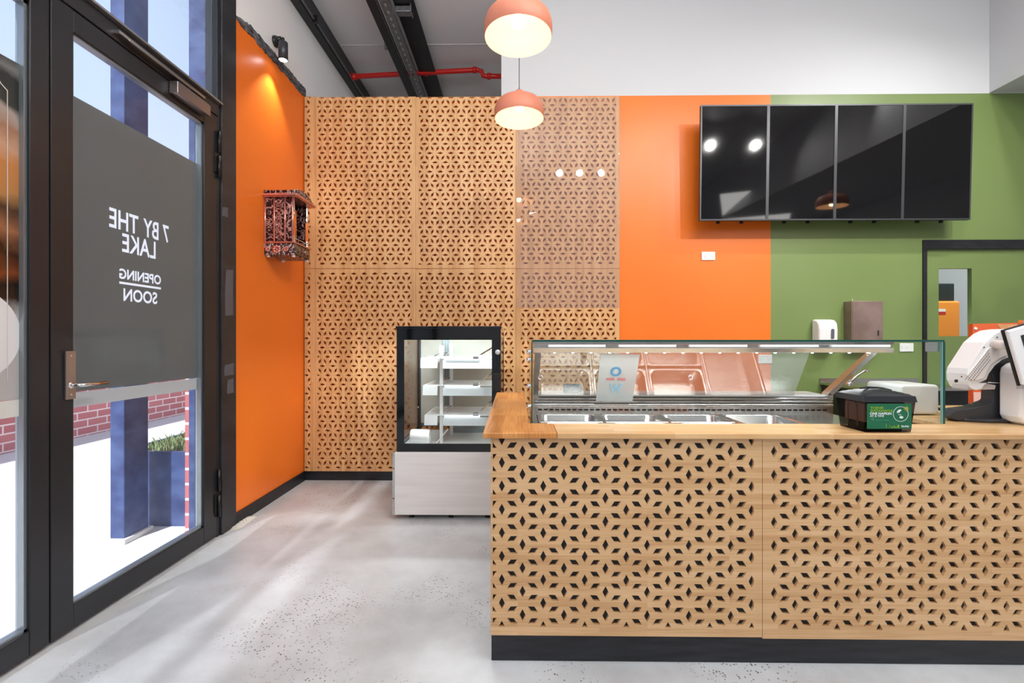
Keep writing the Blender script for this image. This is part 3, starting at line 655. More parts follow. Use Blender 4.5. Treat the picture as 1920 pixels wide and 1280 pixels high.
# ------------------------------------------------------------------ switches and sockets
def socket(px, py, label, kind):
    c = P(px, py, Y=YB); x, z = c.x, c.z
    t = thing('wall_socket', label, 'socket', (x, YB, z))
    obj('face_plate', MB().box(x-.06, x+.06, YB-.011, YB, z-.038, z+.038), M_PLAST, t, .004)
    dk = mat('socket_slot', srgb(120, 120, 122), .5)
    if kind == 'double':
        for s_ in (-.032, .032):
            m_ = MB()
            for dx, dz, r_ in ((-.007, .002, .5), (.007, .002, -.5), (0, -.014, 0)):
                m_.obox((x+s_+dx, YB-.0115, z+dz-.004), (.0012*math.cos(r_), 0, .0012*math.sin(r_)), (0, .0006, 0), (-.005*math.sin(r_), 0, .005*math.cos(r_)))
            obj('outlet_slots', m_, dk, t)
            obj('rocker_switch', MB().box(x+s_*.45-.005, x+s_*.45+.005, YB-.014, YB-.01, z+.014, z+.026), M_PLASTW, t, .001)
    else:
        obj('rocker_switch', MB().box(x-.008, x+.008, YB-.014, YB-.01, z-.008, z+.008), M_PLASTW, t, .001)
        obj('indicator_slots', MB().box(x-.045, x-.043, YB-.0117, YB-.011, z-.014, z+.014), dk, t)
    return t
socket(1327.5, 480, 'white double wall socket on the orange wall under the menu screens', 'double')
socket(1434, 673, 'white double wall socket on orange paint, seen through the display glass', 'double')
socket(1698.5, 651, 'white single switch plate on the green wall beside the black door frame', 'single')

# ------------------------------------------------------------------ soap and towel dispensers
def depth_prism(poly, y0, y1, mi=0):
    return MB().prism(poly, lambda a_, b_: (a_, y0, b_), lambda a_, b_: (a_, y1, b_), mi)
a_ = P(1535, 598, Y=YB-.1); b_ = P(1571, 660, Y=YB-.1)
sd = thing('soap_dispenser', 'white rounded soap dispenser on the green wall', 'soap dispenser', ((a_.x+b_.x)/2, YB, b_.z))
x0, x1, zt, zb = a_.x, b_.x, a_.z, a_.z-.26
pr = [(YB, zb), (YB-.09, zb+.0), (YB-.105, zb+.05), (YB-.11, zt-.09), (YB-.10, zt-.035), (YB-.07, zt-.008), (YB-.03, zt), (YB, zt)]
m_ = MB(); m_.prism(pr, lambda p, q: (x0, p, q), lambda p, q: (x1, p, q))
obj('housing', m_, M_PLAST, sd, .018, 4)
cx_ = (x0+x1)/2+.03
obj('level_window', depth_prism(rrect(cx_-.012, cx_+.012, zt-.17, zt-.085, .01), YB-.116, YB-.108), mat('smoked_window', srgb(92, 98, 106), .2), sd)
obj('push_button', MB().box(x0+.02, x1-.02, YB-.122, YB-.1, zb+.005, zb+.045), M_PLASTW, sd, .008)
a_ = P(1597, 564, Y=YB-.1); b_ = P(1656, 657, Y=YB-.1)
td = thing('towel_dispenser', 'large stainless paper towel dispenser on the green wall right of the soap dispenser', 'towel dispenser', ((a_.x+b_.x)/2, YB, b_.z))
M_TD = mat('mottled_stainless', srgb(168, 146, 138), .4, .65, noise=(7, srgb(138, 118, 110), .8), bump=(20, .1))
obj('cabinet_body', MB().box(a_.x, b_.x, YB-.1, YB, b_.z, a_.z), M_TD, td, .004)
obj('door_panel', MB().box(a_.x+.006, b_.x-.004, YB-.104, YB-.1, b_.z+.03, a_.z-.004), M_TD, td, .002)
obj('lock_slot', MB().box(b_.x-.05, b_.x-.042, YB-.107, YB-.104, a_.z-.30, a_.z-.255), M_BLKP, td)
obj('top_loop', MB().tube([(a_.x+.045+.015*math.cos(t_), YB-.06, a_.z+.008+.012*math.sin(t_)) for t_ in [i*math.pi/6 for i in range(7)]], .003, 8), M_CHROME, td)

# ------------------------------------------------------------------ green door with glazed slot, black frame
dr = sempty('door_3', (XD0+.5, YB, 0))
wx0, wx1 = P(1760, 560, Y=YB+.02).x, P(1822, 560, Y=YB+.02).x; wz1, wz0 = P(1790, 503, Y=YB+.02).z, P(1790, 630, Y=YB+.02).z
me = poly_curve_mesh([[(XD0+.035, .0), (XD1-.035, .0), (XD1-.035, ZD-.08), (XD0+.035, ZD-.08)], [(wx0, wz0), (wx1, wz0), (wx1, wz1), (wx0, wz1)]], .04, frame_m((0, YB+.04, 0), (1, 0, 0), (0, 0, 1)))
me.materials.clear(); me.materials.append(M_GREEN); link_mesh('door_slab', me, dr, kind='structure')
fx0, fx1 = P(1731, 500, Y=YB-.01).x, P(1738, 500, Y=YB-.01).x
struct('door_frame', MB().box(fx0, fx1, YB-.014, YB+.08, 0, ZD).box(XD1-.033, XD1, YB-.014, YB+.08, 0, ZD).box(fx1, XD1-.033, YB-.014, YB+.08, ZD-.08, ZD), M_BLACK, dr, .002)
struct('door_pane', MB().box(wx0, wx1, YB+.038, YB+.042, wz0, wz1), M_GLASS, dr)
# storage room seen through the slot
YO = 5.3
a_ = P(1801, 564, Y=YO); 
oc = thing('orange_cabinet', 'orange metal safety cabinet seen through the slot in the green door', 'cabinet', (a_.x-.5, YO, 0))
obj('cabinet_body', MB().box(a_.x-1.0, a_.x, YO, YO+.5, 0, a_.z), mat('safety_orange', srgb(250, 150, 60), .4), oc, .02)
lp = P(1760, 579, Y=YO-.002); lq = P(1773, 589, Y=YO-.002)
obj('warning_sticker', MB().box(lp.x-.25, lq.x, YO-.003, YO-.001, lq.z, (lp.z+lq.z)/2), mat('red_sticker', srgb(200, 40, 44), .5), oc)
obj('white_sticker', MB().box(lp.x-.25, lq.x, YO-.003, YO-.001, (lp.z+lq.z)/2, lp.z), M_PLAST, oc)
bq = P(1790, 531, Y=YO+.05)
obj('black_equipment_box', MB().box(bq.x-.5, bq.x, YO+.05, YO+.4, a_.z, bq.z), mat('black_box_paint', srgb(40, 44, 48), .3), bevel=.01, label='black equipment box standing on top of the orange cabinet', category='box')
obj('power_cable', MB().tube([bq+Vector((0, .1, -.12)), bq+Vector((.04, .1, -.13)), bq+Vector((.06, .1, -.18)), Vector((bq.x+.065, YO+.15, a_.z+.01)), Vector((a_.x+.04, YO+.2, a_.z-.3)), Vector((a_.x+.14, YO+.25, a_.z-.6)), Vector((a_.x+.16, YO+.25, 0.01))], .005, 8), M_BLKP, label='thin black cable hanging beside the orange cabinet', category='cable')
light('storage_fill_light', 'AREA', (4.7, 4.65, 3.6), 120, (.95, .98, 1), .5, (4.9, 5.6, 1.0))  # unseen lamp added to brighten the cabinet behind the slot

# ------------------------------------------------------------------ sink bench with tap
zb_ = .885; YN = 3.6; xs = P(1536, 722, Y=YB).x
bn = thing('sink_bench', 'stainless sink bench with dark front against the green wall', 'sink', (xs+.4, YN, 0))
obj('bench_top', MB().box(xs, xs+.86, YN, YB-.002, zb_-.025, zb_), M_STEEL, bn, .004)
obj('bench_upstand', MB().box(xs, xs+.86, YB-.015, YB-.001, zb_, zb_+.03), M_STEEL, bn)
obj('cupboard', MB().box(xs+.01, xs+.84, YN+.02, YB-.02, .1, zb_-.025), M_BLKP, bn)
obj('plinth', MB().box(xs+.03, xs+.82, YN+.06, YB-.02, 0, .1), M_BLKP, bn)
YTp = 3.86
tp = thing('tap', 'chrome swan tap rising from the sink bench', 'tap', (P(1592, 725, Y=YTp).x, YTp, zb_))
q0 = P(1592, 724, Y=YTp); q0.z = zb_; q1 = P(1596, 714, Y=YTp); q2 = P(1608, 703, Y=YTp); q3 = P(1620, 695, Y=YTp); q4 = P(1625, 693, Y=YTp); q5 = P(1626, 697, Y=YTp)
obj('spout', MB().tube([q0, q1, q2, q3, q4, q5], [.012, .011, .010, .010, .011, .013], 12), M_CHROME, tp)
obj('tap_base', MB().lathe([(.028, 0), (.028, .012), (.016, .03), (.0, .03)], tuple(q0), 20), M_CHROME, tp)
obj('tap_lever', MB().tube([q0+Vector((0, 0, .03)), q0+Vector((-.02, -.01, .055)), q0+Vector((-.02, -.06, .06))], .006, 8), M_CHROME, tp)

# ------------------------------------------------------------------ cake fridge
YFr = 3.2
fx0 = P(736, 900, Y=YFr).x; fx1 = fx0+.78; zb1 = P(800, 848, Y=YFr).z
gx0, gx1 = P(743, 700, Y=YFr).x, P(939, 700, Y=YFr).x; zt_ = P(800, 616, Y=YFr).z
fg = thing('cake_fridge', 'glass fronted cake display fridge with stainless base and black border', 'display fridge', ((fx0+fx1)/2, YFr+.3, 0))
YK = 3.95
obj('base_cabinet', MB().box(fx0+.012, fx1-.012, YFr, YK, .035, zb1), M_STEELB, fg, .003)
for xq in (fx0, fx1-.0115): obj('side_strip', MB().box(xq, xq+.0115, YFr-.002, YK, .035, zb1), M_STEEL, fg)
for zz in (.15, .36):
    obj('rivet', MB().lathe([(0, -.004), (.004, -.003), (.005, 0)], (fx0+.007, YFr-.002, zz), 10, axis='y'), M_DARKP, fg)
for x in (fx0+.12, fx0+.4, fx1-.12):
    obj('foot', MB().lathe([(.018, 0), (.018, .012), (.01, .014), (.01, .036)], (x, YFr+.06, 0), 14), M_BLKP, fg)
    obj('foot', MB().lathe([(.018, 0), (.018, .012), (.01, .014), (.01, .036)], (x, YK-.06, 0), 14), M_BLKP, fg)
bl = P(757, 832, Y=YFr); tr_ = P(922, 637, Y=YFr)
me = poly_curve_mesh([[(gx0, zb1+.002), (gx1, zb1+.002), (gx1, zt_), (gx0, zt_)], [(bl.x, bl.z), (tr_.x, bl.z), (tr_.x, tr_.z), (bl.x, tr_.z)]], .006, frame_m((0, YFr+.012, 0), (1, 0, 0), (0, 0, 1)))
M_GB = mat('black_glass_border', srgb(12, 13, 16), .05)
me.materials.clear(); me.materials.append(M_GB); link_mesh('glass_border', me, fg)
obj('front_glass', MB().box(bl.x, tr_.x, YFr+.010, YFr+.014, bl.z, tr_.z), M_GLASS, fg)
obj('fridge_roof', MB().box(gx0-.005, gx1+.005, YFr, YK, zt_, zt_+.018), M_GB, fg, .003)
obj('corner_post', MB().box(gx0, gx0+.02, YK-.05, YK-.02, zb1, zt_), M_DARKP, fg)
obj('corner_post', MB().box(gx1-.02, gx1, YK-.05, YK-.02, zb1, zt_), M_DARKP, fg)
me = poly_curve_mesh([[(YFr+.016, zb1), (YK-.02, zb1), (YK-.02, zt_), (YFr+.016, zt_)], [(YFr+.07, zb1+.05), (YK-.06, zb1+.05), (YK-.06, zt_-.06), (YFr+.07, zt_-.06)]], .005, frame_m((gx0+.0035, 0, 0), (0, 1, 0), (0, 0, 1)))
me.materials.clear(); me.materials.append(M_GB); sp1 = link_mesh('side_border', me, fg)
me2 = me.copy(); me2.transform(Matrix.Translation((gx1-gx0-.007, 0, 0))); link_mesh('side_border', me2, fg)
obj('side_glass', MB().box(gx0+.002, gx0+.005, YFr+.07, YK-.06, zb1+.05, zt_-.06), M_GLASS, fg)
obj('side_glass', MB().box(gx1-.005, gx1-.002, YFr+.07, YK-.06, zb1+.05, zt_-.06), M_GLASS, fg)
rf = MB()
for xx in (gx0+.2, gx0+.225, gx0+.245): rf.box(xx, xx+.012, YK-.03, YK-.02, zb1+.06, zt_)
rf.box(gx0+.02, gx1-.02, YK-.03, YK-.02, zb1+.05, zb1+.075)
obj('rear_door_frame', rf, mat('grey_blue_aluminium', srgb(96, 112, 118), .3, .5), fg)
obj('rear_glass', MB().box(gx0+.02, gx1-.02, YK-.028, YK-.024, zb1+.08, zt_), glassmat('milky_glass', (.93, .98, .96, 1), .8, haze=((.85, .9, .88, 1), .3)), fg)  # whitish haze mixed into the rear pane
obj('inner_deck', MB().box(gx0+.01, gx1-.01, YFr+.03, YK-.035, zb1, zb1+.02), mat('white_enamel', srgb(225, 232, 234), .3), fg)
obj('deck_vent', MB().box(gx0+.3, gx1-.03, YK-.16, YK-.06, zb1+.02, zb1+.06), mat('deck_grey', srgb(150, 160, 164), .4), fg)
M_SHELF = mat('white_shelf', srgb(236, 240, 242), .3)
px = P(828, 700, Y=3.42).x; pole2 = P(846, 700, Y=3.7).x
obj('shelf_post', MB().box(px-.012, px+.012, 3.40, 3.425, zb1+.02, zt_-.12), M_SHELF, fg, .003)
obj('shelf_post', MB().box(pole2-.012, pole2+.012, 3.70, 3.725, zb1+.02, zt_-.1), M_SHELF, fg, .003)
def fr_shelf(py_l, py_r, pxl, drop):
    zf = P(820, py_l, Y=3.36).z; x0_ = P(pxl, 700, Y=3.36).x; x1_ = gx1-.04
    s_ = obj('shelf', MB().box(x0_, x1_, 3.37, 3.80, zf-.006, zf), M_SHELF, fg)
    obj('price_strip', MB().obox(((x0_+px-.02)/2, 3.355, zf-.035), ((px-.02-x0_)/2, 0, 0), (0, .002, .0), (0, .008, .036)), M_SHELF, s_)
    obj('price_strip', MB().obox(((x1_+px+.02)/2, 3.36, zf-.045), ((x1_-px-.02)/2, 0, 0), (0, .002, 0), (0, .010, .03)), mat('grey_strip', srgb(190, 196, 200), .35), s_)
    obj('shelf_lamp', MB().box(px+.03, x1_-.12, 3.36, 3.375, zf-.012, zf-.007), mat('led_bar', (1, 1, 1, 1), .4, emit=((.95, .98, 1, 1), 5.0)), s_)
    obj('tray_rim', MB().tube([(x0_+.07, 3.45, zf+.002), (x0_+.1, 3.62, zf+.03), (x0_+.16, 3.62, zf+.03), (x0_+.13, 3.45, zf+.002)], .004, 6), M_CHROME, s_)
    for dx in (.0,):
        obj('shelf_bracket', MB().tube([(x1_-.15, 3.42, zf-.04), (x1_-.12, 3.44, zf+.02), (x1_-.02, 3.7, zf+.09)], .006, 6).box(x1_-.17, x1_-.13, 3.37, 3.42, zf-.01, zf+.01), M_CHROME, s_)
fr_shelf(671, 690, 789, 0); fr_shelf(722, 740, 793, 0); fr_shelf(778, 800, 796, 0)
obj('fridge_badge', MB().lathe([(0, -.003), (.016, -.003), (.018, 0)], (P(933, 661, Y=YFr).x, YFr+.0088, P(933, 660, Y=YFr).z), 20, axis='y'), mat('silver_badge', srgb(200, 204, 206), .3, .3), fg)
obj('door_handle_block', MB().box(P(924, 700, Y=YFr).x, gx1+.002, YFr-.012, YFr+.008, P(930, 733, Y=YFr).z, P(930, 700, Y=YFr).z), M_BLKP, fg, .002)
rl = P(795, 817, Y=3.34)
obj('paper_roll', MB().lathe([(.018, -.07), (.05, -.07), (.055, -.06), (.055, .06), (.05, .07), (.018, .07), (.018, -.07)], (rl.x-.03, 3.36, zb1+.077), 24, axis='x'), M_PLAST, label='white rolled item lying on the fridge floor at left', category='roll')
obj('price_rail', MB().obox((rl.x+.12, 3.38, zb1+.07), (.05, .0, .06), (0, .012, 0), (.002, 0, -.002)), M_PLASTW, label='loose pale price rail leaning on the fridge floor', category='rail')
light('fridge_lamp', 'AREA', ((gx0+gx1)/2, 3.36, zt_-.02), 22, (.93, .98, 1), .6, ((gx0+gx1)/2, 3.6, .5), shape='RECTANGLE', size_y=.03)

# ------------------------------------------------------------------ counter
YC = 1.785; ZTOP = .896; ZU = .873
cn = thing('service_counter', 'long service counter faced with star-cut bamboo over black boards', 'counter', (1, 1.9, 0))
XC0 = P(920, 900, Y=YC).x; XS = P(1429.5, 900, Y=YC).x; XE = XS+(XS-XC0)
M_BACKB = mat('black_backing_board', srgb(34, 35, 38), .7)
A_, D_ = .0907, .0802
c0 = P(940.9, 867.3, Y=YC)
perf_panel('bamboo_front', (XC0+.004, XS-.001, .108, ZU), (P(924, 900, Y=YC).x, P(1413.5, 900, Y=YC).x, .142, ZU), (c0.x, c0.z), A_, D_, True, YC, .012, M_BAMH, cn, hl=.0232, hw=.0122)
c1_ = P(1451.6, 846.5, Y=YC)
perf_panel('bamboo_front', (XS+.001, XE, .103, ZU), (P(1440, 900, Y=YC).x, XE-.02, .138, ZU), (c1_.x, c1_.z), A_, D_, True, YC, .012, M_BAMH, cn, hl=.0232, hw=.0122)
perf_panel('bamboo_front', (XE+.001, XE+1.05, .103, ZU), (XE+.02, XE+1.03, .138, ZU), (c1_.x+D_*14, c1_.z), A_, D_, True, YC, .012, M_BAMH, cn, hl=.0232, hw=.0122)
obj('end_board', MB().box(XC0, XC0+.004, YC, YC+.03, .108, ZU), M_BAMH, cn)
obj('backing_board', MB().box(XC0+.006, XE+1.05, YC+.0125, YC+.03, .1, ZU), M_BACKB, cn)
obj('counter_frame', MB().box(XC0+.006, XE+1.05, YC+.03, YC+.05, .0, ZU).box(XC0+.004, XC0+.02, YC+.05, 3.13, 0, ZU).box(.03, .045, YC+.05, 3.13, 0, ZU).box(XC0+.02, .03, 3.11, 3.13, 0, ZU), mat('plain_board', srgb(180, 140, 96), .6), cn)
obj('kickboard', MB().box(XC0+.002, XE+1.05, YC+.014, YC+.0285, 0, .0995), M_KICK, cn, .002)
# worktops
XW0 = P(905, 815, Y=1.76).x; YGl = P(1400, 794, Z=ZTOP).y; XSM = P(1045, 810, Y=1.76).x
def slab(poly, z0, z1): return MB().prism(poly, lambda a_, b_: (a_, b_, z0), lambda a_, b_: (a_, b_, z1))
XGP0, XGP1 = P(998, 700, Y=YGl).x, P(1768, 700, Y=YGl).x
obj('worktop_return', slab([(XW0, YC-.02), (XSM-.001, YC-.02), (XSM-.001, YGl+.003), (.05, YGl+.003), (.045, 3.15), (XW0-.01, 3.15)], ZU, ZTOP), M_TOPR, bevel=.004, label='orange timber worktop running back from the counter corner', category='worktop')
obj('worktop', slab([(XSM, YC-.02), (XE+1.07, YC-.02), (XE+1.07, 2.55), (XGP1+.01, 2.55), (XGP1+.01, YGl+.003), (XSM, YGl+.003)], ZU, ZTOP), M_TOP, bevel=.004, label='pale timber worktop along the front counter', category='worktop')
obj('counter_carcass', MB().box(1.9, XE+1.05, 2.2, 2.5, 0, ZU-.002), mat('plain_board', (1, 1, 1, 1)), cn)

# ------------------------------------------------------------------ refrigerated food display
x0w, x1w = .085, P(1567, 760, Y=2.5).x; ZR = .85
fd = thing('food_display', 'stainless food display with lit canopy, slanted glass and pan well', 'food display', (.9, 2.3, 0))
cols = [.10, .425, .745, 1.07, 1.395]
wl = MB().box(.07, x1w, YGl+.01, 1.985, ZR-.02, ZR).box(.07, cols[0], 1.985, 2.52, ZR-.02, ZR).box(cols[4], x1w, 1.985, 2.52, ZR-.02, ZR)
for c in cols[1:4]: wl.box(c-.004, c+.004, 1.985, 2.52, ZR-.02, ZR-.001)
obj('well_top', wl, M_STEEL, fd)
obj('well_tub', MB().box(.07, x1w, YGl+.01, 2.62, .1, .12).box(.07, .08, YGl+.01, 2.62, .12, ZR-.02).box(x1w-.01, x1w, YGl+.01, 2.62, .12, ZR-.02).box(.08, x1w-.01, YGl+.01, YGl+.02, .12, ZR-.02).box(.08, x1w-.01, 2.61, 2.62, .12, ZR-.02), M_STEEL, fd)
# vent riser with slots, stepped rail above
sl = [[(x, .868), (x+.022, .868), (x+.022, .876), (x, .876)] for x in [.11+.0315*i for i in range(50)] if x+.022 < x1w-.02]
me = poly_curve_mesh([[(.075, ZR), (x1w, ZR), (x1w, .89), (.075, .89)]]+sl, .003, frame_m((0, 2.522, 0), (1, 0, 0), (0, 0, 1)))
me.materials.clear(); me.materials.append(M_STEEL); link_mesh('vent_riser', me, fd)
obj('riser_dark_duct', MB().box(.08, x1w-.005, 2.53, 2.535, ZR, .888), M_BLKP, fd)
rr_ = MB()
for i, (z0_, z1_, dy) in enumerate(((.89, .905, 0), (.91, .922, .006), (.927, .938, .012))): rr_.box(.075, x1w, 2.515+dy, 2.545+dy, z0_, z1_)
rr_.box(.075, x1w, 2.55, 2.62, .85, .94)
obj('stepped_rail', rr_, M_STEEL, fd, .003)
obj('cutting_ledge', MB().box(.08, x1w-.03, 2.535, 2.70, .941, .955), M_PLAST, fd, .004)
# canopy
YCn = 2.2; xc0, xc1 = P(1001, 650, Y=YCn).x, P(1675, 650, Y=YCn).x
zc0 = P(1300, 661, Y=YCn).z; zc1 = 1.243
obj('canopy_front', MB().box(xc0, xc1, YCn-.004, YCn+.004, 1.2305, 1.246), M_STEEL, fd)
obj('canopy_bar', MB().prism([(YCn, zc0), (YCn+.05, zc0), (YCn+.06, zc0+.02), (YCn+.012, zc0+.022), (YCn-.008, zc0+.022)], lambda a_, b_: (xc0, a_, b_), lambda a_, b_: (xc1, a_, b_)), mat('bright_aluminium', (.86, .88, .9, 1), .3, .9), fd, .002)
obj('canopy_shelf', MB().box(xc0, xc1, YCn+.012, YCn+.32, zc0+.0225, zc0+.027), M_STEEL, fd)
for i in range(18):
    x = xc0+.1+i*(xc1-xc0-.2)/17
    obj('led_light', MB().lathe([(0, 0), (.005, 0), (.005, .002)], (x, YCn+.025, zc0-.0025), 10), M_LED, fd)
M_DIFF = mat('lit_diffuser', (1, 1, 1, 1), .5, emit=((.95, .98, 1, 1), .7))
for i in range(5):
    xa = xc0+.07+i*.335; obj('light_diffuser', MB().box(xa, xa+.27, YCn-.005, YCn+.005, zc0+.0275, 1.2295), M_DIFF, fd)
obj('canopy_gap_plate', MB().box(xc0, xc1, YCn+.006, YCn+.011, zc0+.0275, 1.2295), M_STEEL, fd)
light('display_led', 'AREA', ((xc0+xc1)/2, YCn+.03, zc0-.012), 7, (.95, .98, 1), xc1-xc0-.1, ((xc0+xc1)/2, YCn+.06, .8), shape='RECTANGLE', size_y=.02)
# struts left and right, slanted glass
def strut(x, s_):
    return obj('support_strut', MB().prism([(YCn+.005, zc0), (YCn+.045, zc0), (2.565, .965), (2.565, .925), (2.515, .925), (2.515, .955)], lambda a_, b_: (x, a_, b_), lambda a_, b_: (x+s_*.03, a_, b_)), M_STEEL, fd, .002)
strut(.082, 1); strut(x1w-.002, -1)
YSL = 2.34; dv = Vector((0, 2.475-YSL, .957-zc0)); nrm = Vector((0, -dv.z, dv.y)).normalized()
obj('slanted_glass', MB().obox(Vector(((.115+1.47)/2, YSL, zc0))+dv*.5, ((1.47-.115)/2, 0, 0), dv*.495, nrm*-.002), M_SLANT, fd)
for pq_ in (1295, 1013): obj('glass_stud', MB().lathe([(.009, -.004), (.012, -.004), (.012, 0), (.009, 0), (.009, -.004)], tuple(P(pq_, 707, Y=2.36)), 20, axis='y'), M_CHROME, fd)
# pans
def pan_mesh(x0_, x1_, y0_, y1_, z, depth):
    b_ = MB(); g = .004; rings = []
    for ins, zz, r_ in ((0, z-.004, .014), (0, z+.001, .014), (.006, z+.003, .02), (.014, z+.003, .035), (.018, z-.003, .04), (.026, z-depth+.01, .045), (.034, z-depth, .04)):
        rings.append([(p[0], p[1], zz) for p in rrect(x0_+g+ins, x1_-g-ins, y0_+g+ins, y1_-g-ins, r_)])
    n_ = len(rings[0]); vs = [v for R_ in rings for v in R_]
    fs = [(i*n_+k, i*n_+(k+1) % n_, (i+1)*n_+(k+1) % n_, (i+1)*n_+k) for i in range(len(rings)-1) for k in range(n_)]
    b_.add(vs, fs, 0, True); b_.add(rings[-1], [tuple(range(n_))], 0); return b_
names = ('leftmost', 'second', 'third')
M_PAN = mat('pan_stainless', (.72, .70, .68, 1), .22, 1.0)
for k in range(3):
    for row, (ya, yb) in (('back', (2.255, 2.515)), ('front', (1.99, 2.25))):
        obj('food_pan', pan_mesh(cols[k], cols[k+1], ya, yb, ZR, .10), M_PAN, label='empty half-size steel food pan, %s column from the left, %s row of the display' % (names[k], row), category='food pan', group='steel food pans in the display well')
obj('food_pan', pan_mesh(cols[3], cols[4], 1.99, 2.515, ZR, .10), M_PAN, label='long full-size steel food pan at the right end of the display well', category='food pan', group='steel food pans in the display well')
# printed sheet taped inside the slanted glass, small grey block
sc_ = P(1152, 705, Y=2.33)
lab = thing('printed_sheet', 'translucent printed sheet with a blue O and W on the display glass', 'printed sheet', tuple(sc_))
dn = dv.normalized(); org = Vector((0, YSL, zc0))+nrm*.004 if nrm.y < 0 else Vector((0, YSL, zc0))-nrm*.004
def onslant(px, py):
    """2-D coordinates (x, distance down the slanted glass) of a photo point"""
    dx, dz = (px-CXP)/F, -(py-CYP)/F
    d_ = Vector((dx*math.cos(YAW)-math.sin(YAW), dx*math.sin(YAW)+math.cos(YAW), dz)); o_ = Vector((0, 0, H))
    t_ = (org-o_).dot(nrm)/d_.dot(nrm); p_ = o_+d_*t_; return (p_.x, -(p_-org).dot(dn))
mt = frame_m(tuple(org), (1, 0, 0), tuple(-dn))
c_ = [onslant(1117, 752), onslant(1186, 752), onslant(1186, 664), onslant(1117, 664)]
x0s, x1s, y0s, y1s = c_[0][0], c_[1][0], c_[0][1], c_[2][1]
flat_poly('sheet', [[(x0s, y0s), (x1s, y0s), (x1s, y1s), (x0s, y1s)]], mt, mat('translucent_sheet', srgb(214, 220, 218), .4, alpha=.5), lab)
mt2 = frame_m(tuple(org+(nrm if nrm.y < 0 else -nrm)*.002), (1, 0, 0), tuple(-dn))
u = lambda px, py: onslant(px, py)
a_, b_ = u(1144, 704), u(1165, 688); M_INKB = mat('blue_ink', srgb(84, 140, 178), .5); M_INKR = mat('red_ink', srgb(196, 120, 124), .5)
flat_text('letter_o', 'O', (a_[0], b_[0], a_[1], b_[1]), mt2, M_INKB, lab, .04)
a_, b_ = u(1136, 712), u(1152, 708); flat_poly('dash', [[a_, (b_[0], a_[1]), b_, (a_[0], b_[1])]], mt2, M_INKR, lab)
a_, b_ = u(1157, 712), u(1173, 708); flat_poly('dash', [[a_, (b_[0], a_[1]), b_, (a_[0], b_[1])]], mt2, M_INKR, lab)
a_, b_ = u(1142, 736), u(1168, 719); flat_text('letter_w', 'W', (a_[0], b_[0], a_[1], b_[1]), mt2, mat('pale_blue_ink', srgb(150, 190, 212), .5), lab, .03)
ga = P(1057, 755, Y=2.56); gb = P(1091, 742, Y=2.56)
obj('thermostat_block', MB().box(ga.x, gb.x, 2.56, 2.60, .956, .956+gb.z-ga.z+.012), mat('blue_grey_plastic', srgb(118, 138, 152), .3), bevel=.004, label='small blue-grey plastic block on the ledge behind the food pans', category='box')

# ------------------------------------------------------------------ glass guard around the display
gg = thing('glass_guard', 'clear glass guard box with green edges around the food display', 'glass guard', (.9, YGl, ZTOP))
G1 = 1.2535
obj('front_pane', MB().box(XGP0, XGP1+.004, YGl, YGl+.008, ZR+.002, G1-.010), M_GLASS, gg)
obj('right_pane', MB().box(XGP1-.004, XGP1+.004, YGl+.010, 2.50, ZTOP+.002, G1-.010), M_GLASS, gg)
obj('left_pane', MB().box(XGP0-.002, XGP0+.006, YGl+.010, 2.50, ZTOP+.002, G1-.010), M_GLASS, gg)
obj('top_pane', MB().box(XGP0-.002, XGP1+.004, YGl, 2.50, G1-.009, G1-.001), M_GLASS, gg)
obj('glass_edge', MB().box(XGP0-.002, XGP1+.006, YGl-.001, YGl, G1-.0095, G1-.001), M_GREENEDGE, gg)
obj('glass_edge', MB().box(XGP0-.004, XGP0+.001, YGl-.001, YGl, ZR+.005, G1-.0095), M_GREENEDGE, gg)
obj('glass_edge', MB().box(XGP1-.001, XGP1+.009, YGl-.001, YGl+.008, ZTOP+.001, G1-.0095), M_GREENEDGE, gg)
obj('glass_edge', MB().box(XGP1-.004, XGP1-.0012, YGl-.001, YGl+.008, ZTOP+.001, G1-.0095), M_PALEEDGE, gg)
qa, qb = P(1735, 659, Y=YGl+.012), P(1766, 641, Y=YGl+.012)
obj('corner_bracket', MB().box(qa.x, XGP1-.005, YGl+.009, YGl+.013, qa.z, qb.z), M_STEEL, gg, .001)
for zz in (1.20, 1.165, 1.05, .96):
    obj('standoff', MB().lathe([(0, -.012), (.010, -.012), (.010, .012), (0, .012)], (XGP0-.012, YGl+.05, zz), 14, axis='x'), M_CHROME, gg)

# ------------------------------------------------------------------ napkin dispenser
nx0, nx1 = P(1617, 800, Y=1.80).x, P(1709, 800, Y=1.80).x; ny0, ny1 = 1.79, 1.937
nd = thing('napkin_dispenser', 'smoky black napkin dispenser with a green printed card on the counter', 'napkin dispenser', ((nx0+nx1)/2, 1.85, ZTOP))
ZL = P(1650, 752, Y=1.79).z; 
nb = MB(); e_ = .006
def ring(i, z): return [(nx0+i, ny0+i, z), (nx1-i, ny0+i, z), (nx1-i, ny1-i, z), (nx0+i, ny1-i, z)]
vs = ring(.006, ZTOP+.001)+ring(-.004, ZL)
obj('smoky_body', MB().add(vs, [(0, 1, 5, 4), (1, 2, 6, 5), (2, 3, 7, 6), (3, 0, 4, 7), (0, 3, 2, 1)]), M_SMOKE, nd)
obj('napkin_stack', MB().box(nx0+.014, nx1-.014, ny0+.02, ny1-.02, ZTOP+.035, ZL-.008), mat('kraft_napkins', srgb(205, 168, 146), .8), nd, .004)
obj('spring_tray', MB().box(nx0+.02, nx1-.02, ny0+.03, ny1-.03, ZTOP+.003, ZTOP+.034), M_BLKP, nd)
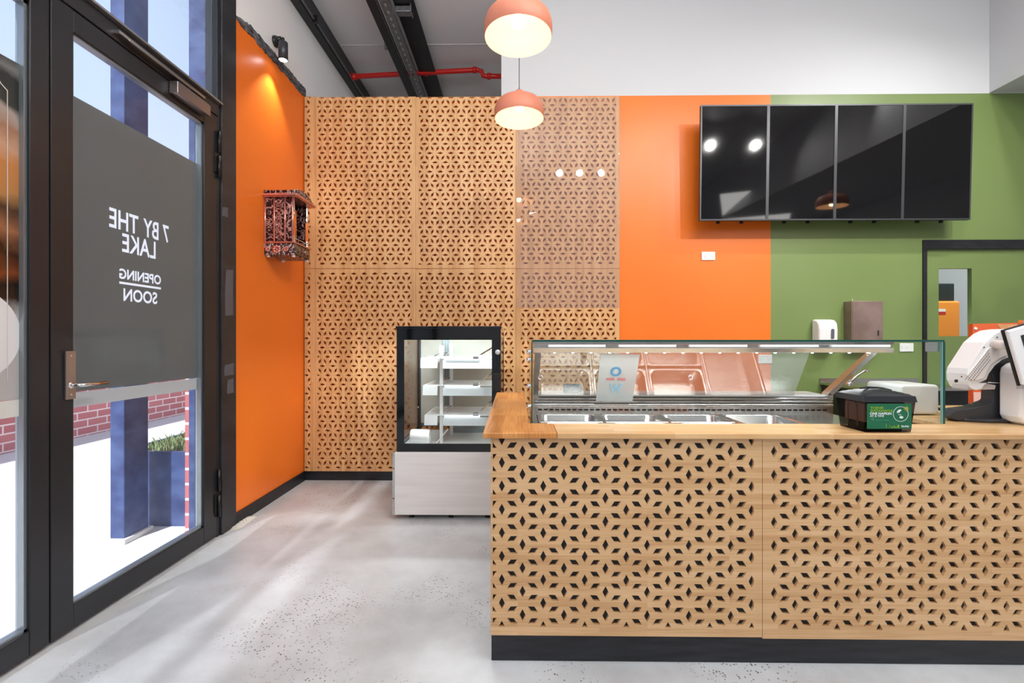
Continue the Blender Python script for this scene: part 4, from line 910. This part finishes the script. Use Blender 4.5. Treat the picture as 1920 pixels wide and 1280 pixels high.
# lid: dished panels rising to a ridge, slot on top
zl1 = ZL+.020; zr = P(1650, 728, Y=1.86).z
cxn, cyn = (nx0+nx1)/2-.01, (ny0+ny1)/2
lid = MB(); r0 = ring(-.008, ZL-.003); r1 = ring(-.004, zl1)
lid.add(r0+r1, [(0, 1, 5, 4), (1, 2, 6, 5), (2, 3, 7, 6), (3, 0, 4, 7), (0, 3, 2, 1)])
N_ = 12; tv = []; 
for j in range(N_+1):
    for i in range(N_+1):
        a_, b_ = i/N_, j/N_; x = nx0-.004+(nx1-nx0+.008)*a_; y = ny0-.004+(ny1-ny0+.008)*b_
        hgt = (zr-zl1)*min(1, 2.6*min(a_, 1-a_, b_*1.0, 1-b_))**.75; tv.append((x, y, zl1+hgt))
lid.add(tv, [(j*(N_+1)+i, j*(N_+1)+i+1, (j+1)*(N_+1)+i+1, (j+1)*(N_+1)+i) for j in range(N_) for i in range(N_)], 0, True)
obj('lid', lid, mat('lid_black_plastic', srgb(30, 32, 38), .28), nd)
obj('lid_slot', MB().tube([(cxn-.05, cyn-.005, zr+.001), (cxn-.02, cyn+.008, zr+.0025), (cxn+.04, cyn+.012, zr+.001)], .0035, 8), M_BLKP, nd)
obj('lid_rim', MB().tube([(nx1-.09, ny1-.02, zr-.001), (nx1-.03, ny1-.03, zr-.004), (nx1-.006, ny1-.05, zr-.012)], .005, 8), M_BLKP, nd)
obj('side_window', MB().tube([(nx0-.001, ny0+.035, ZTOP+.02), (nx0-.003, ny0+.035, ZL-.02), (nx0-.003, ny0+.045, ZL-.008), (nx0-.003, ny0+.075, ZL-.008), (nx0-.003, ny0+.085, ZL-.02), (nx0-.001, ny0+.085, ZTOP+.02)], .0018, 6), M_BLKP, nd)
cz0, cz1 = P(1660, 803, Y=ny0).z, P(1660, 756, Y=ny0).z; cxa, cxb = P(1623, 780, Y=ny0).x, P(1706, 780, Y=ny0).x
card = obj('green_card', MB().box(cxa, cxb, ny0-.008, ny0-.0065, cz0, cz1), mat('green_card', srgb(22, 104, 70), .4), nd)
cm = frame_m((cxa, ny0-.0088, cz0), (1, 0, 0), (0, 0, 1)); CW, CH = cxb-cxa, cz1-cz0
M_LIME = mat('lime_print', srgb(136, 178, 30), .5); M_WPR = mat('white_print', srgb(232, 240, 236), .5); M_PALE = mat('pale_print', srgb(120, 176, 150), .5)
def ct(txt, x0_, x1_, y0_, y1_, m, b_=.02): flat_text('card_text', txt, (x0_*CW, x1_*CW, y0_*CH, y1_*CH), cm, m, card, b_)
ct('THINK', .07, .37, .79, .88, M_LIME, .03); ct('SUSTAINABLE', .07, .57, .68, .765, M_LIME, .03)
ct('ONE NAPKIN', .06, .54, .56, .655, M_WPR, .03); ct('AT A TIME', .06, .37, .475, .54, M_WPR, .03)
ct('Pull one napkin', .2, .49, .325, .36, M_PALE, 0)
ct('BioPak', .77, .94, .07, .14, M_WPR, .02)
flat_poly('globe_ring', [circle(.75*CW, .59*CH, .029), circle(.75*CW, .59*CH, .0275)], cm, M_WPR, card)
land = [[(.66, .66), (.69, .74), (.74, .78), (.77, .74), (.74, .7), (.72, .64), (.7, .66), (.68, .62)], [(.72, .44), (.75, .42), (.79, .41), (.81, .46), (.79, .51), (.77, .5), (.75, .52), (.73, .49)], [(.69, .6), (.71, .57), (.73, .56), (.75, .58), (.77, .56), (.74, .545), (.7, .56)]]
for q in land: flat_poly('globe_land', [[(x*CW, y*CH) for x, y in q]], cm, M_WPR, card)
sunp = []
for i in range(16):
    a_ = i*math.pi/8; r_ = .0115 if i % 2 == 0 else .005; sunp.append((.88*CW+r_*math.cos(a_), .80*CH+r_*math.sin(a_)))
flat_poly('card_sun', [sunp], cm, mat('yellow_green_print', srgb(170, 170, 50), .5), card)
flat_poly('card_pin', [circle(.12*CW, .38*CH, .0042), circle(.12*CW, .38*CH, .003)], cm, M_PALE, card)
pk = [[(x*CW, .04*CH), ((x+w_)*CW, .04*CH), ((x+w_)*CW, (.04+h_)*CH), (x*CW, (.04+h_)*CH)] for x, w_, h_ in ((.42, .012, .16), (.5, .006, .12), (.54, .03, .05), (.59, .02, .09), (.63, .03, .05), (.68, .035, .12))]
flat_poly('card_skyline', pk, cm, M_LIME, card)

# ------------------------------------------------------------------ white container on the worktop behind the glass
wa = P(1690, 775, Y=2.2); wb_ = P(1762, 725, Y=2.2)
wcx0 = max(wa.x, XGP1+.012)
wc = thing('white_container', 'white rounded plastic container on the worktop behind the guard glass', 'container', ((wcx0+wb_.x)/2, 2.3, ZTOP))
obj('container_body', MB().prism(rrect(wcx0, wb_.x, ZTOP+.004, ZTOP+.145, .018), lambda a_, b_: (a_, 2.2, b_), lambda a_, b_: (a_, 2.42, b_)), M_PLAST, wc, .012, 3)
obj('container_feet', MB().box(wcx0+.02, wb_.x-.02, 2.23, 2.4, ZTOP, ZTOP+.0045), M_DARKP, wc)

# ------------------------------------------------------------------ point of sale terminal
YPo = 2.0
def pp_(px, py, Y=YPo): q = P(px, py, Y=Y); return (q.x, q.z)
ps = thing('payment_terminal', 'white checkout terminal with perforated housing on a dark grey stand', 'checkout terminal', (2.05, 2.0, ZTOP))
out = [(1776, 690), (1806, 642), (1824, 626), (1838, 619), (1856, 616.5), (1878, 616.5), (1896, 620), (1900, 650), (1897, 664), (1890, 668), (1875, 674), (1862, 684), (1850, 700), (1846, 710), (1832, 716), (1822, 716), (1812, 715), (1804, 720), (1799, 727), (1790, 730), (1781, 726), (1775, 714), (1774, 700)]
poly = [(P(q[0], 638, Y=(2.0 if 6 <= i_ <= 14 else 2.09)).x, P(960, q[1], Y=2.0).z) for i_, q in enumerate(out)]
def extr(poly, y0, y1, mi=0): return MB().prism(poly, lambda a_, b_: (a_, y0, b_), lambda a_, b_: (a_, y1, b_), mi)
obj('terminal_housing', extr(poly, 1.992, 2.09), M_PLAST, ps, .012, 4)
inner = [pp_(*q, Y=1.99) for q in ((1812, 704), (1852, 652), (1868, 645), (1886, 650), (1890, 664), (1872, 672), (1856, 684), (1848, 700), (1844, 708), (1830, 713), (1818, 712))]
obj('side_cover', extr(inner, 1.984, 1.992), M_PLASTW, ps, .003, 3)
vp = []
for j in range(4):
    for i in range(20-2*j):
        ax_, ay_ = 1810+j*5.5+i*2.25, 711-i*2.85+j*.3
        x, z = pp_(ax_, ay_, 1.984); vp.append(((x, z)))
vm = MB()
for x, z in vp: vm.obox((x, 1.9835, z), (.0012, 0, 0), (0, .0005, 0), (0, 0, .0018))
obj('vent_holes', vm, M_BLKP, ps)
obj('under_tray', extr([pp_(*q, Y=2.0) for q in ((1812, 727), (1816, 719), (1822, 717), (1848, 718), (1868, 722), (1866, 730), (1813, 731))], 2.0, 2.07), mat('grey_under_tray', srgb(190, 184, 182), .4), ps, .003)
x, z = pp_(1793, 714, 1.989); obj('side_label', MB().obox((x, 1.9893, z), (.007, 0, .001), (0, .0006, 0), (-.001, 0, .006)), M_BLKP, ps)
for q in ((1870.5, 632), (1846, 651), (1803.5, 706)):
    x, z = pp_(*q, Y=1.988); obj('screw_cap', MB().lathe([(0, -.001), (.0025, -.001), (.0025, .002)], (x, 1.989, z), 10, axis='y'), M_DARKP, ps)
# stand
stnd = [(1788, 774), (1800, 768), (1830, 764), (1858, 757), (1866, 750), (1867, 712), (1864, 702), (1846, 712), (1848, 700), (1856, 686), (1870, 676), (1892, 668), (1905, 672), (1905, 790), (1860, 789), (1820, 784), (1795, 779)]
obj('stand', extr([pp_(*q, Y=2.02) for q in stnd[:-4]]+[(pp_(1905, 700, 2.02)[0], ZTOP+.006), (pp_(1800, 700, 2.02)[0], ZTOP+.006), (pp_(1788, 700, 2.02)[0], ZTOP+.016)], 2.03, 2.085), M_DARKP, ps, .005)
bs = [(pp_(1786, 700, 2.05)[0]+.175+.17*math.cos(t_), 2.07+.075*math.sin(t_)) for t_ in [i*2*math.pi/40 for i in range(40)]]
obj('stand_foot', MB().prism(bs, lambda a_, b_: (a_, b_, ZTOP), lambda a_, b_: (a_, b_, ZTOP+.016)), M_DARKP, ps, .006)
# receipt printer block
YQ = 1.93
prn = [(1872, 745), (1872, 700), (1874, 690), (1884, 682), (1900, 678), (1985, 676), (2010, 690), (2012, 780)]
pq = [(P(q[0], 638, Y=YQ+.09).x, P(960, q[1], Y=YQ).z) for q in prn]; zb0 = ZTOP+.001
pq = pq+[(pq[-1][0]-.02, zb0), (pq[0][0]+.035, zb0), (pq[0][0]+.012, zb0+.012), (pq[0][0], zb0+.035)]
prt = thing('receipt_printer', 'white rounded printer body at the right edge, in front of the terminal stand', 'printer', (pq[0][0]+.1, YQ, ZTOP))
YQ2 = YQ+.09
obj('printer_body', extr(pq, YQ, YQ2), M_PLAST, prt, .010, 3)
x0_ = pq[0][0]
obj('side_recess', extr([(x0_+.03, zb0+.05), (x0_+.05, zb0+.03), (x0_+.28, zb0+.03), (x0_+.28, P(1900, 700, Y=YQ).z), (x0_+.03, P(1900, 700, Y=YQ).z)], YQ-.002, YQ+.004), M_PLASTW, prt, .002)
zj = P(1900, 709, Y=YQ).z; obj('seam', MB().box(x0_-.001, x0_+.28, YQ-.003, YQ, zj-.0015, zj+.0015), M_BLKP, prt)
x, z = pp_(1907, 716, YQ-.003); obj('red_logo', MB().box(x-.004, x+.003, YQ-.0035, YQ-.002, z-.007, z+.007), mat('red_logo', srgb(200, 40, 50), .5), prt)
lm = MB()
for i in range(3): lm.box(x-.003, x+.05, YQ-.0032, YQ-.002, z-.014-.006*i, z-.0128-.006*i)
obj('small_print', lm, M_DARKP, prt)
# tilted customer display at the frame edge
p0, p1 = Vector((*pp_(1884, 620, 1.88),)), Vector((*pp_(1914, 722, 1.88),))
ax = Vector((p1.x-p0.x, 0, p1.y-p0.y)); L_ = ax.length; ax.normalize(); bx_ = Vector((-ax.z, 0, ax.x)) if -ax.z > 0 else Vector((ax.z, 0, -ax.x))
def dpl(t_, s_): q = Vector((p0.x, 0, p0.y))+ax*t_*L_+bx_*s_; return (q.x, q.z)
cd = thing('customer_display', 'tilted white framed screen facing the counter at the right frame edge', 'screen', (p0.x+.15, 1.9, p0.y-.1))
obj('display_back', extr([dpl(-.02, -.004), dpl(1.02, -.004), dpl(1.02, .33), dpl(-.02, .33)], 1.885, 1.895), M_BLKP, cd, .004)
obj('display_frame', extr([dpl(0, 0), dpl(1, 0), dpl(1, .33), dpl(0, .33)], 1.868, 1.885), M_PLAST, cd, .006, 3)
obj('display_screen', extr([dpl(.14, .042), dpl(.90, .042), dpl(.90, .3), dpl(.14, .3)], 1.866, 1.869), mat('dark_display', srgb(38, 48, 48), .1), cd)
obj('display_neck', MB().tube([Vector((dpl(.3, .02)[0], 1.895, dpl(.3, .02)[1])), Vector((dpl(.35, .05)[0], 1.99, dpl(.3, .04)[1]))], .018, 12), M_PLASTW, cd)
# cables behind the terminal
cbl = []
for i in range(7):
    pts = []; x = 1768+i*3; 
    y0_ = 2.28+random.uniform(-.05, .05)
    for j in range(7):
        q = P(1770+j*11+random.uniform(-4, 4), 770, Y=y0_); pts.append(Vector((q.x, y0_+random.uniform(-.06, .06), ZTOP+.008+random.uniform(0, .02))))
    obj('black_cable', MB().tube(pts, .0045, 8), M_BLKP, label='black power cable in the tangle on the worktop left of the terminal stand', category='cable', group='cable tangle beside the terminal')
c_1 = [P(1768, 773, Y=2.25), P(1800, 764, Y=2.22), P(1835, 752, Y=2.2), P(1866, 742, Y=2.19)]
obj('black_cable', MB().tube(c_1, .004, 8), M_BLKP, label='single black cable rising to the terminal stand', category='cable')
c_2 = [P(1842, 722, Y=2.1), P(1843, 735, Y=2.1), P(1842, 747, Y=2.12), P(1837, 757, Y=2.15), P(1832, 766, Y=2.2)]
obj('black_cable', MB().tube(c_2, .0045, 8), M_BLKP, label='black cable hanging down under the white terminal housing', category='cable')
q = P(1836, 760, Y=2.18); pgm = thing('cable_plug', 'pale blue and white plug lying among the black cables', 'plug', tuple(q))
obj('plug_body', MB().box(q.x-.025, q.x+.02, 2.16, 2.2, q.z-.01, q.z+.008), M_PLAST, pgm, .004)
obj('plug_tip', MB().box(q.x+.0205, q.x+.035, 2.165, 2.195, q.z-.004, q.z+.01), mat('blue_plug', srgb(90, 150, 200), .4), pgm, .003)
# printed display stand behind the terminal
YM = 3.0
ma, mb_ = P(1824, 607, Y=YM), P(1824, 640, Y=YM)
M_PRO = mat('printed_orange_red', srgb(214, 96, 52), .4)
pd = thing('printed_stand', 'orange printed display board with a timber slice picture behind the terminal', 'display board', (ma.x+.3, YM, 0))
obj('board', MB().prism([(ma.x, .0), (ma.x+.62, .0), (ma.x+.62, ma.z+.015), (ma.x, ma.z)], lambda a_, b_: (a_, YM, b_), lambda a_, b_: (a_, YM+.03, b_)), M_PRO, pd)
wc0 = P(1897, 592, Y=YM)
wpoly = clip_poly([(wc0.x+.11*math.cos(t_), wc0.z+.105*math.sin(t_)) for t_ in [i*math.pi/24 for i in range(48)]], (ma.x+.01, ma.x+.6, 1.0, ma.z-.002))
flat_poly('timber_slice', [wpoly], frame_m((0, YM-.001, 0), (1, 0, 0), (0, 0, 1)), mat('timber_slice_print', srgb(214, 160, 112), .5, noise=(14, srgb(160, 100, 60), .8)), pd)
obj('board_pin', MB().lathe([(0, -.008), (.008, -.006), (.01, 0)], tuple(P(1829, 616, Y=YM-.001)), 12, axis='y'), M_PLAST, pd)
ed = P(1915, 603, Y=YM-.02); obj('board_post', MB().box(ed.x, ed.x+.03, YM-.03, YM-.002, 0, ed.z+.01), M_CHROME, pd)
obj('pale_base_panel', MB().box(ma.x+.002, ma.x+.5, YM-.004, YM-.001, .3, P(1824, 735, Y=YM).z), mat('pale_pink_print', srgb(232, 190, 178), .5), pd)

# ------------------------------------------------------------------ pendant lamps
def pendant(x, y, z, label):
    t = thing('pendant_lamp', label, 'pendant lamp', (x, y, z), 'terracotta pendant lamps')
    k = 1.1
    prof = [(.150, 0), (.1535, .012), (.1545, .035), (.152, .06), (.143, .085), (.125, .105), (.095, .12), (.06, .1285), (.034, .132), (.032, .136), (.031, .158), (.026, .168), (.012, .172), (0, .172)]
    sh = obj('lamp_shade', MB().lathe([(r_*k, h_*k) for r_, h_ in prof], (x, y, z), 48), M_TERRA, t)
    inn = [(.150, 0), (.1495, .035), (.147, .058), (.138, .08), (.12, .1), (.09, .115), (.05, .122), (0, .123)]
    obj('shade_lining', MB().lathe([(r_*k, h_*k) for r_, h_ in inn], (x, y, z), 48), M_SHADEIN, t)
    obj('bulb', MB().lathe([(0, .045), (.015, .048), (.028, .06), (.03, .075), (.022, .092), (.013, .105), (.013, .12)], (x, y, z), 20), M_BULB, t)
    obj('cord', MB().tube([(x, y, z+.172*k), (x, y, ZC-.02)], .0022, 8), M_BLKP, t)
    obj('cord_grip', MB().lathe([(.0045, 0), (.0045, .02), (0, .02)], (x, y, z+.172*k), 12), M_BRONZE, t)
    obj('ceiling_rose', MB().lathe([(.05, 0), (.05, -.02), (0, -.022)], (x, y, ZC), 24), M_BLKP, t)
    light('pendant_glow', 'POINT', (x, y, z+.035), 2.4, (1, .70, .43), .03)
    return t
p1_ = P(973.5, 222.5, Y=3.13); p2_ = P(971.5, 70, Y=2.29)
pendant(p1_.x, 3.13, 2.755, 'lower, farther terracotta pendant lamp in front of the bamboo screen')
pendant(p2_.x, 2.29, 2.755, 'upper, nearer terracotta pendant lamp cut by the top frame edge')
pendant(3.75, 2.25, 2.755, 'terracotta pendant lamp outside the frame, mirrored in the menu screens')

# ------------------------------------------------------------------ wall spot
sc0 = P(515, 78, X=XL); ys = sc0.y; zs = sc0.z
wsx = XL+.10; cq = P(531, 113, X=wsx)
sl_ = thing('wall_spotlight', 'black cylinder spotlight on the white wall above the orange paint', 'spotlight', (XL, ys, zs))
obj('wall_plate', MB().lathe([(0, .026), (.036, .026), (.042, .02), (.042, 0)], (XL, ys, zs), 24, axis='x'), M_BLKP, sl_)
obj('arm', MB().tube([(XL+.02, ys, zs), (wsx, cq.y, zs-.02)], .012, 12).lathe([(0, -.018), (.022, -.018), (.022, .018), (0, .018)], (wsx-.035, cq.y, zs-.025), 16, axis='x'), M_BLKP, sl_)
obj('housing', MB().lathe([(0, .14), (.03, .14), (.034, .136), (.034, 0), (.030, 0), (.030, .006)], (wsx, cq.y, cq.z), 28), M_DARKP, sl_)
obj('lens', MB().lathe([(0, 0), (.030, 0)], (wsx, cq.y, cq.z+.002), 24), mat('spot_lens', (1, 1, 1, 1), .4, emit=((.92, .96, 1, 1), 22)), sl_)
light('wall_spot_beam', 'SPOT', (wsx, cq.y, cq.z-.002), 42, (1, .96, .9), .02, (XL+.13, cq.y-.05, 1.0), cone=1.5, blend=.55)

# ------------------------------------------------------------------ carved metal wall shrine
ysf = 3.45; xw = XL; s0 = P(551, 430, Y=ysf).x; ysb = P(580, 430, X=s0).y
zt0 = P(520, 368, Y=ysf).z; zb0_ = P(520, 478, Y=ysf).z; zm = P(520, 453, Y=ysf).z
shr = thing('wall_shrine', 'carved copper and silver wall shrine cabinet on the orange wall', 'shrine', (xw, (ysf+ysb)/2, zb0_))
obj('side_panel', MB().box(xw, s0-.012, ysf, ysf+.012, zm, zt0), M_CARV, shr)
obj('side_panel', MB().box(xw, s0-.012, ysb-.012, ysb, zm, zt0), M_CARV, shr)
obj('back_panel', MB().box(xw, xw+.008, ysf+.012, ysb-.012, zm, zt0), M_CARV2, shr)
obj('base_box', MB().box(xw, s0, ysf-.004, ysb+.004, zb0_, zm-.012), M_CARV2, shr, .002)
obj('shelf_board', MB().box(xw, s0+.012, ysf-.012, ysb+.012, zm-.012, zm), M_COPPER, shr, .003)
obj('roof_cornice', MB().box(xw, s0+.035, ysf-.03, ysb+.05, zt0, zt0+.016).box(xw, s0+.028, ysf-.022, ysb+.04, zt0-.008, zt0), M_COPPER, shr, .003)
# crest along the roof
cr_ = [(ysf-.02, zt0+.016), (ysf-.02, zt0+.04)]
for i in range(29):
    t_ = i/28; y = ysf-.01+(ysb-ysf+.03)*t_; cr_.append((y, zt0+.035+.035*math.sin(math.pi*t_)**.7+.009*abs(math.sin(t_*math.pi*7))))
cr_ += [(ysb+.04, zt0+.04), (ysb+.04, zt0+.016)]
obj('roof_crest', MB().prism(cr_, lambda a_, b_: (s0+.0, a_, b_), lambda a_, b_: (s0+.012, a_, b_)), M_CARV2, shr)
obj('side_crest', MB().box(xw, s0+.005, ysf-.01, ysf-.002, zt0+.016, zt0+.045), M_CARV, shr)
for xx in (.0, .068, .148, .205):
    obj('copper_rib', MB().lathe([(.007, 0), (.007, 1)], (0, 0, 0), 4) if False else MB().tube([(xw+xx*1.02+.008, ysf-.004, zm), (xw+xx*1.02+.008, ysf-.004, zt0-.008)], .0075, 10), M_COPPER, shr)
def rosette(x, z, r_):
    m__ = MB()
    for i in range(8):
        a_ = i*math.pi/4; m__.lathe([(0, -.006), (r_*.3, -.004), (r_*.33, 0)], (x+r_*.62*math.cos(a_), ysf-.004, z+r_*.62*math.sin(a_)), 10, axis='y')
    m__.lathe([(0, -.006), (r_*.18, -.004), (r_*.2, 0)], (x, ysf-.004, z), 10, axis='y'); return m__
zro = (zb0_+zm-.012)/2; wd = s0-xw
obj('rosette', rosette(xw+wd*.42, zro, .036), M_COPPER, shr)
obj('rosette', rosette(xw+wd*.12, zro, .022), M_COPPER, shr); obj('rosette', rosette(xw+wd*.74, zro, .022), M_COPPER, shr)
# scroll relief on the middle of the side panel
zc_ = (zm+zt0)/2
for k_ in (-1, 0, 1):
    zz = zc_+k_*.1
    pts = [(xw+.108+.030*math.sin(t_*2.2)*(1-.08*t_), ysf-.001, zz-.048+.016*t_) for t_ in [i*.5 for i in range(13)]]
    obj('scroll_relief', MB().tube(pts, .0022, 6).tube([(2*(xw+.108)-p[0], p[1], p[2]) for p in pts], .0022, 6), M_COPPER, shr)
for yq in (ysf+.018, ysb-.018):
    cpx = s0-.014
    m__ = MB().lathe([(.014, 0), (.016, .012), (.010, .02), (.013, .035), (.011, .05)], (cpx, yq, zm), 16).lathe([(.011, .20), (.015, .215), (.010, .23), (.014, .245), (.012, .262), (.008, zt0-zm-.008)], (cpx, yq, zm), 16)
    obj('silver_column', m__, M_CHROME, shr)
    obj('orange_column', MB().lathe([(.010, .05), (.0125, .06), (.0105, .125), (.0125, .19), (.010, .20)], (cpx, yq, zm), 16), mat('orange_lacquer', srgb(236, 128, 58), .25), shr)
gridm = MB()
for i in range(9):
    yq = ysf+.04+i*.022; gridm.tube([(s0-.16, yq, zm+.03), (s0-.16, yq+.05, zm+.2)], .0015, 5); gridm.tube([(s0-.16, yq+.05, zm+.03), (s0-.16, yq, zm+.2)], .0015, 5)
obj('lattice', gridm, M_CHROME, shr)
obj('inner_rod', MB().tube([(s0-.05, (ysf+ysb)/2, zm), (s0-.05, (ysf+ysb)/2, zm+.27)], .007, 10), MATS['orange_lacquer'], shr)
obj('gallery_rail', MB().tube([(s0-.004, ysf+.035, zm+.03), (s0-.004, ysb-.035, zm+.03)], .004, 8), M_CHROME, shr)
dw = obj('drawer', MB().box(s0, s0+.010, ysf+.03, ysb-.02, zb0_+.008, zm-.022), M_ANTIQ, shr, .002)
obj('drawer_inlay', MB().box(s0+.010, s0+.013, ysf+.055, ysb-.045, zb0_+.022, zm-.034), M_CARV, dw)
obj('knob', MB().lathe([(0, .02), (.006, .018), (.008, .012), (.004, .006), (.004, 0)], (s0+.012, (ysf+ysb)/2, (zb0_+zm)/2-.004), 14, axis='x'), M_CHROME, dw)
for xq, yq in ((xw+.02, ysf+.02), (s0-.012, ysf+.02), (xw+.02, ysb-.02), (s0-.012, ysb-.02)):
    obj('foot', MB().lathe([(.012, 0), (.012, -.012), (0, -.014)], (xq, yq, zb0_), 14), M_PLAST, shr)
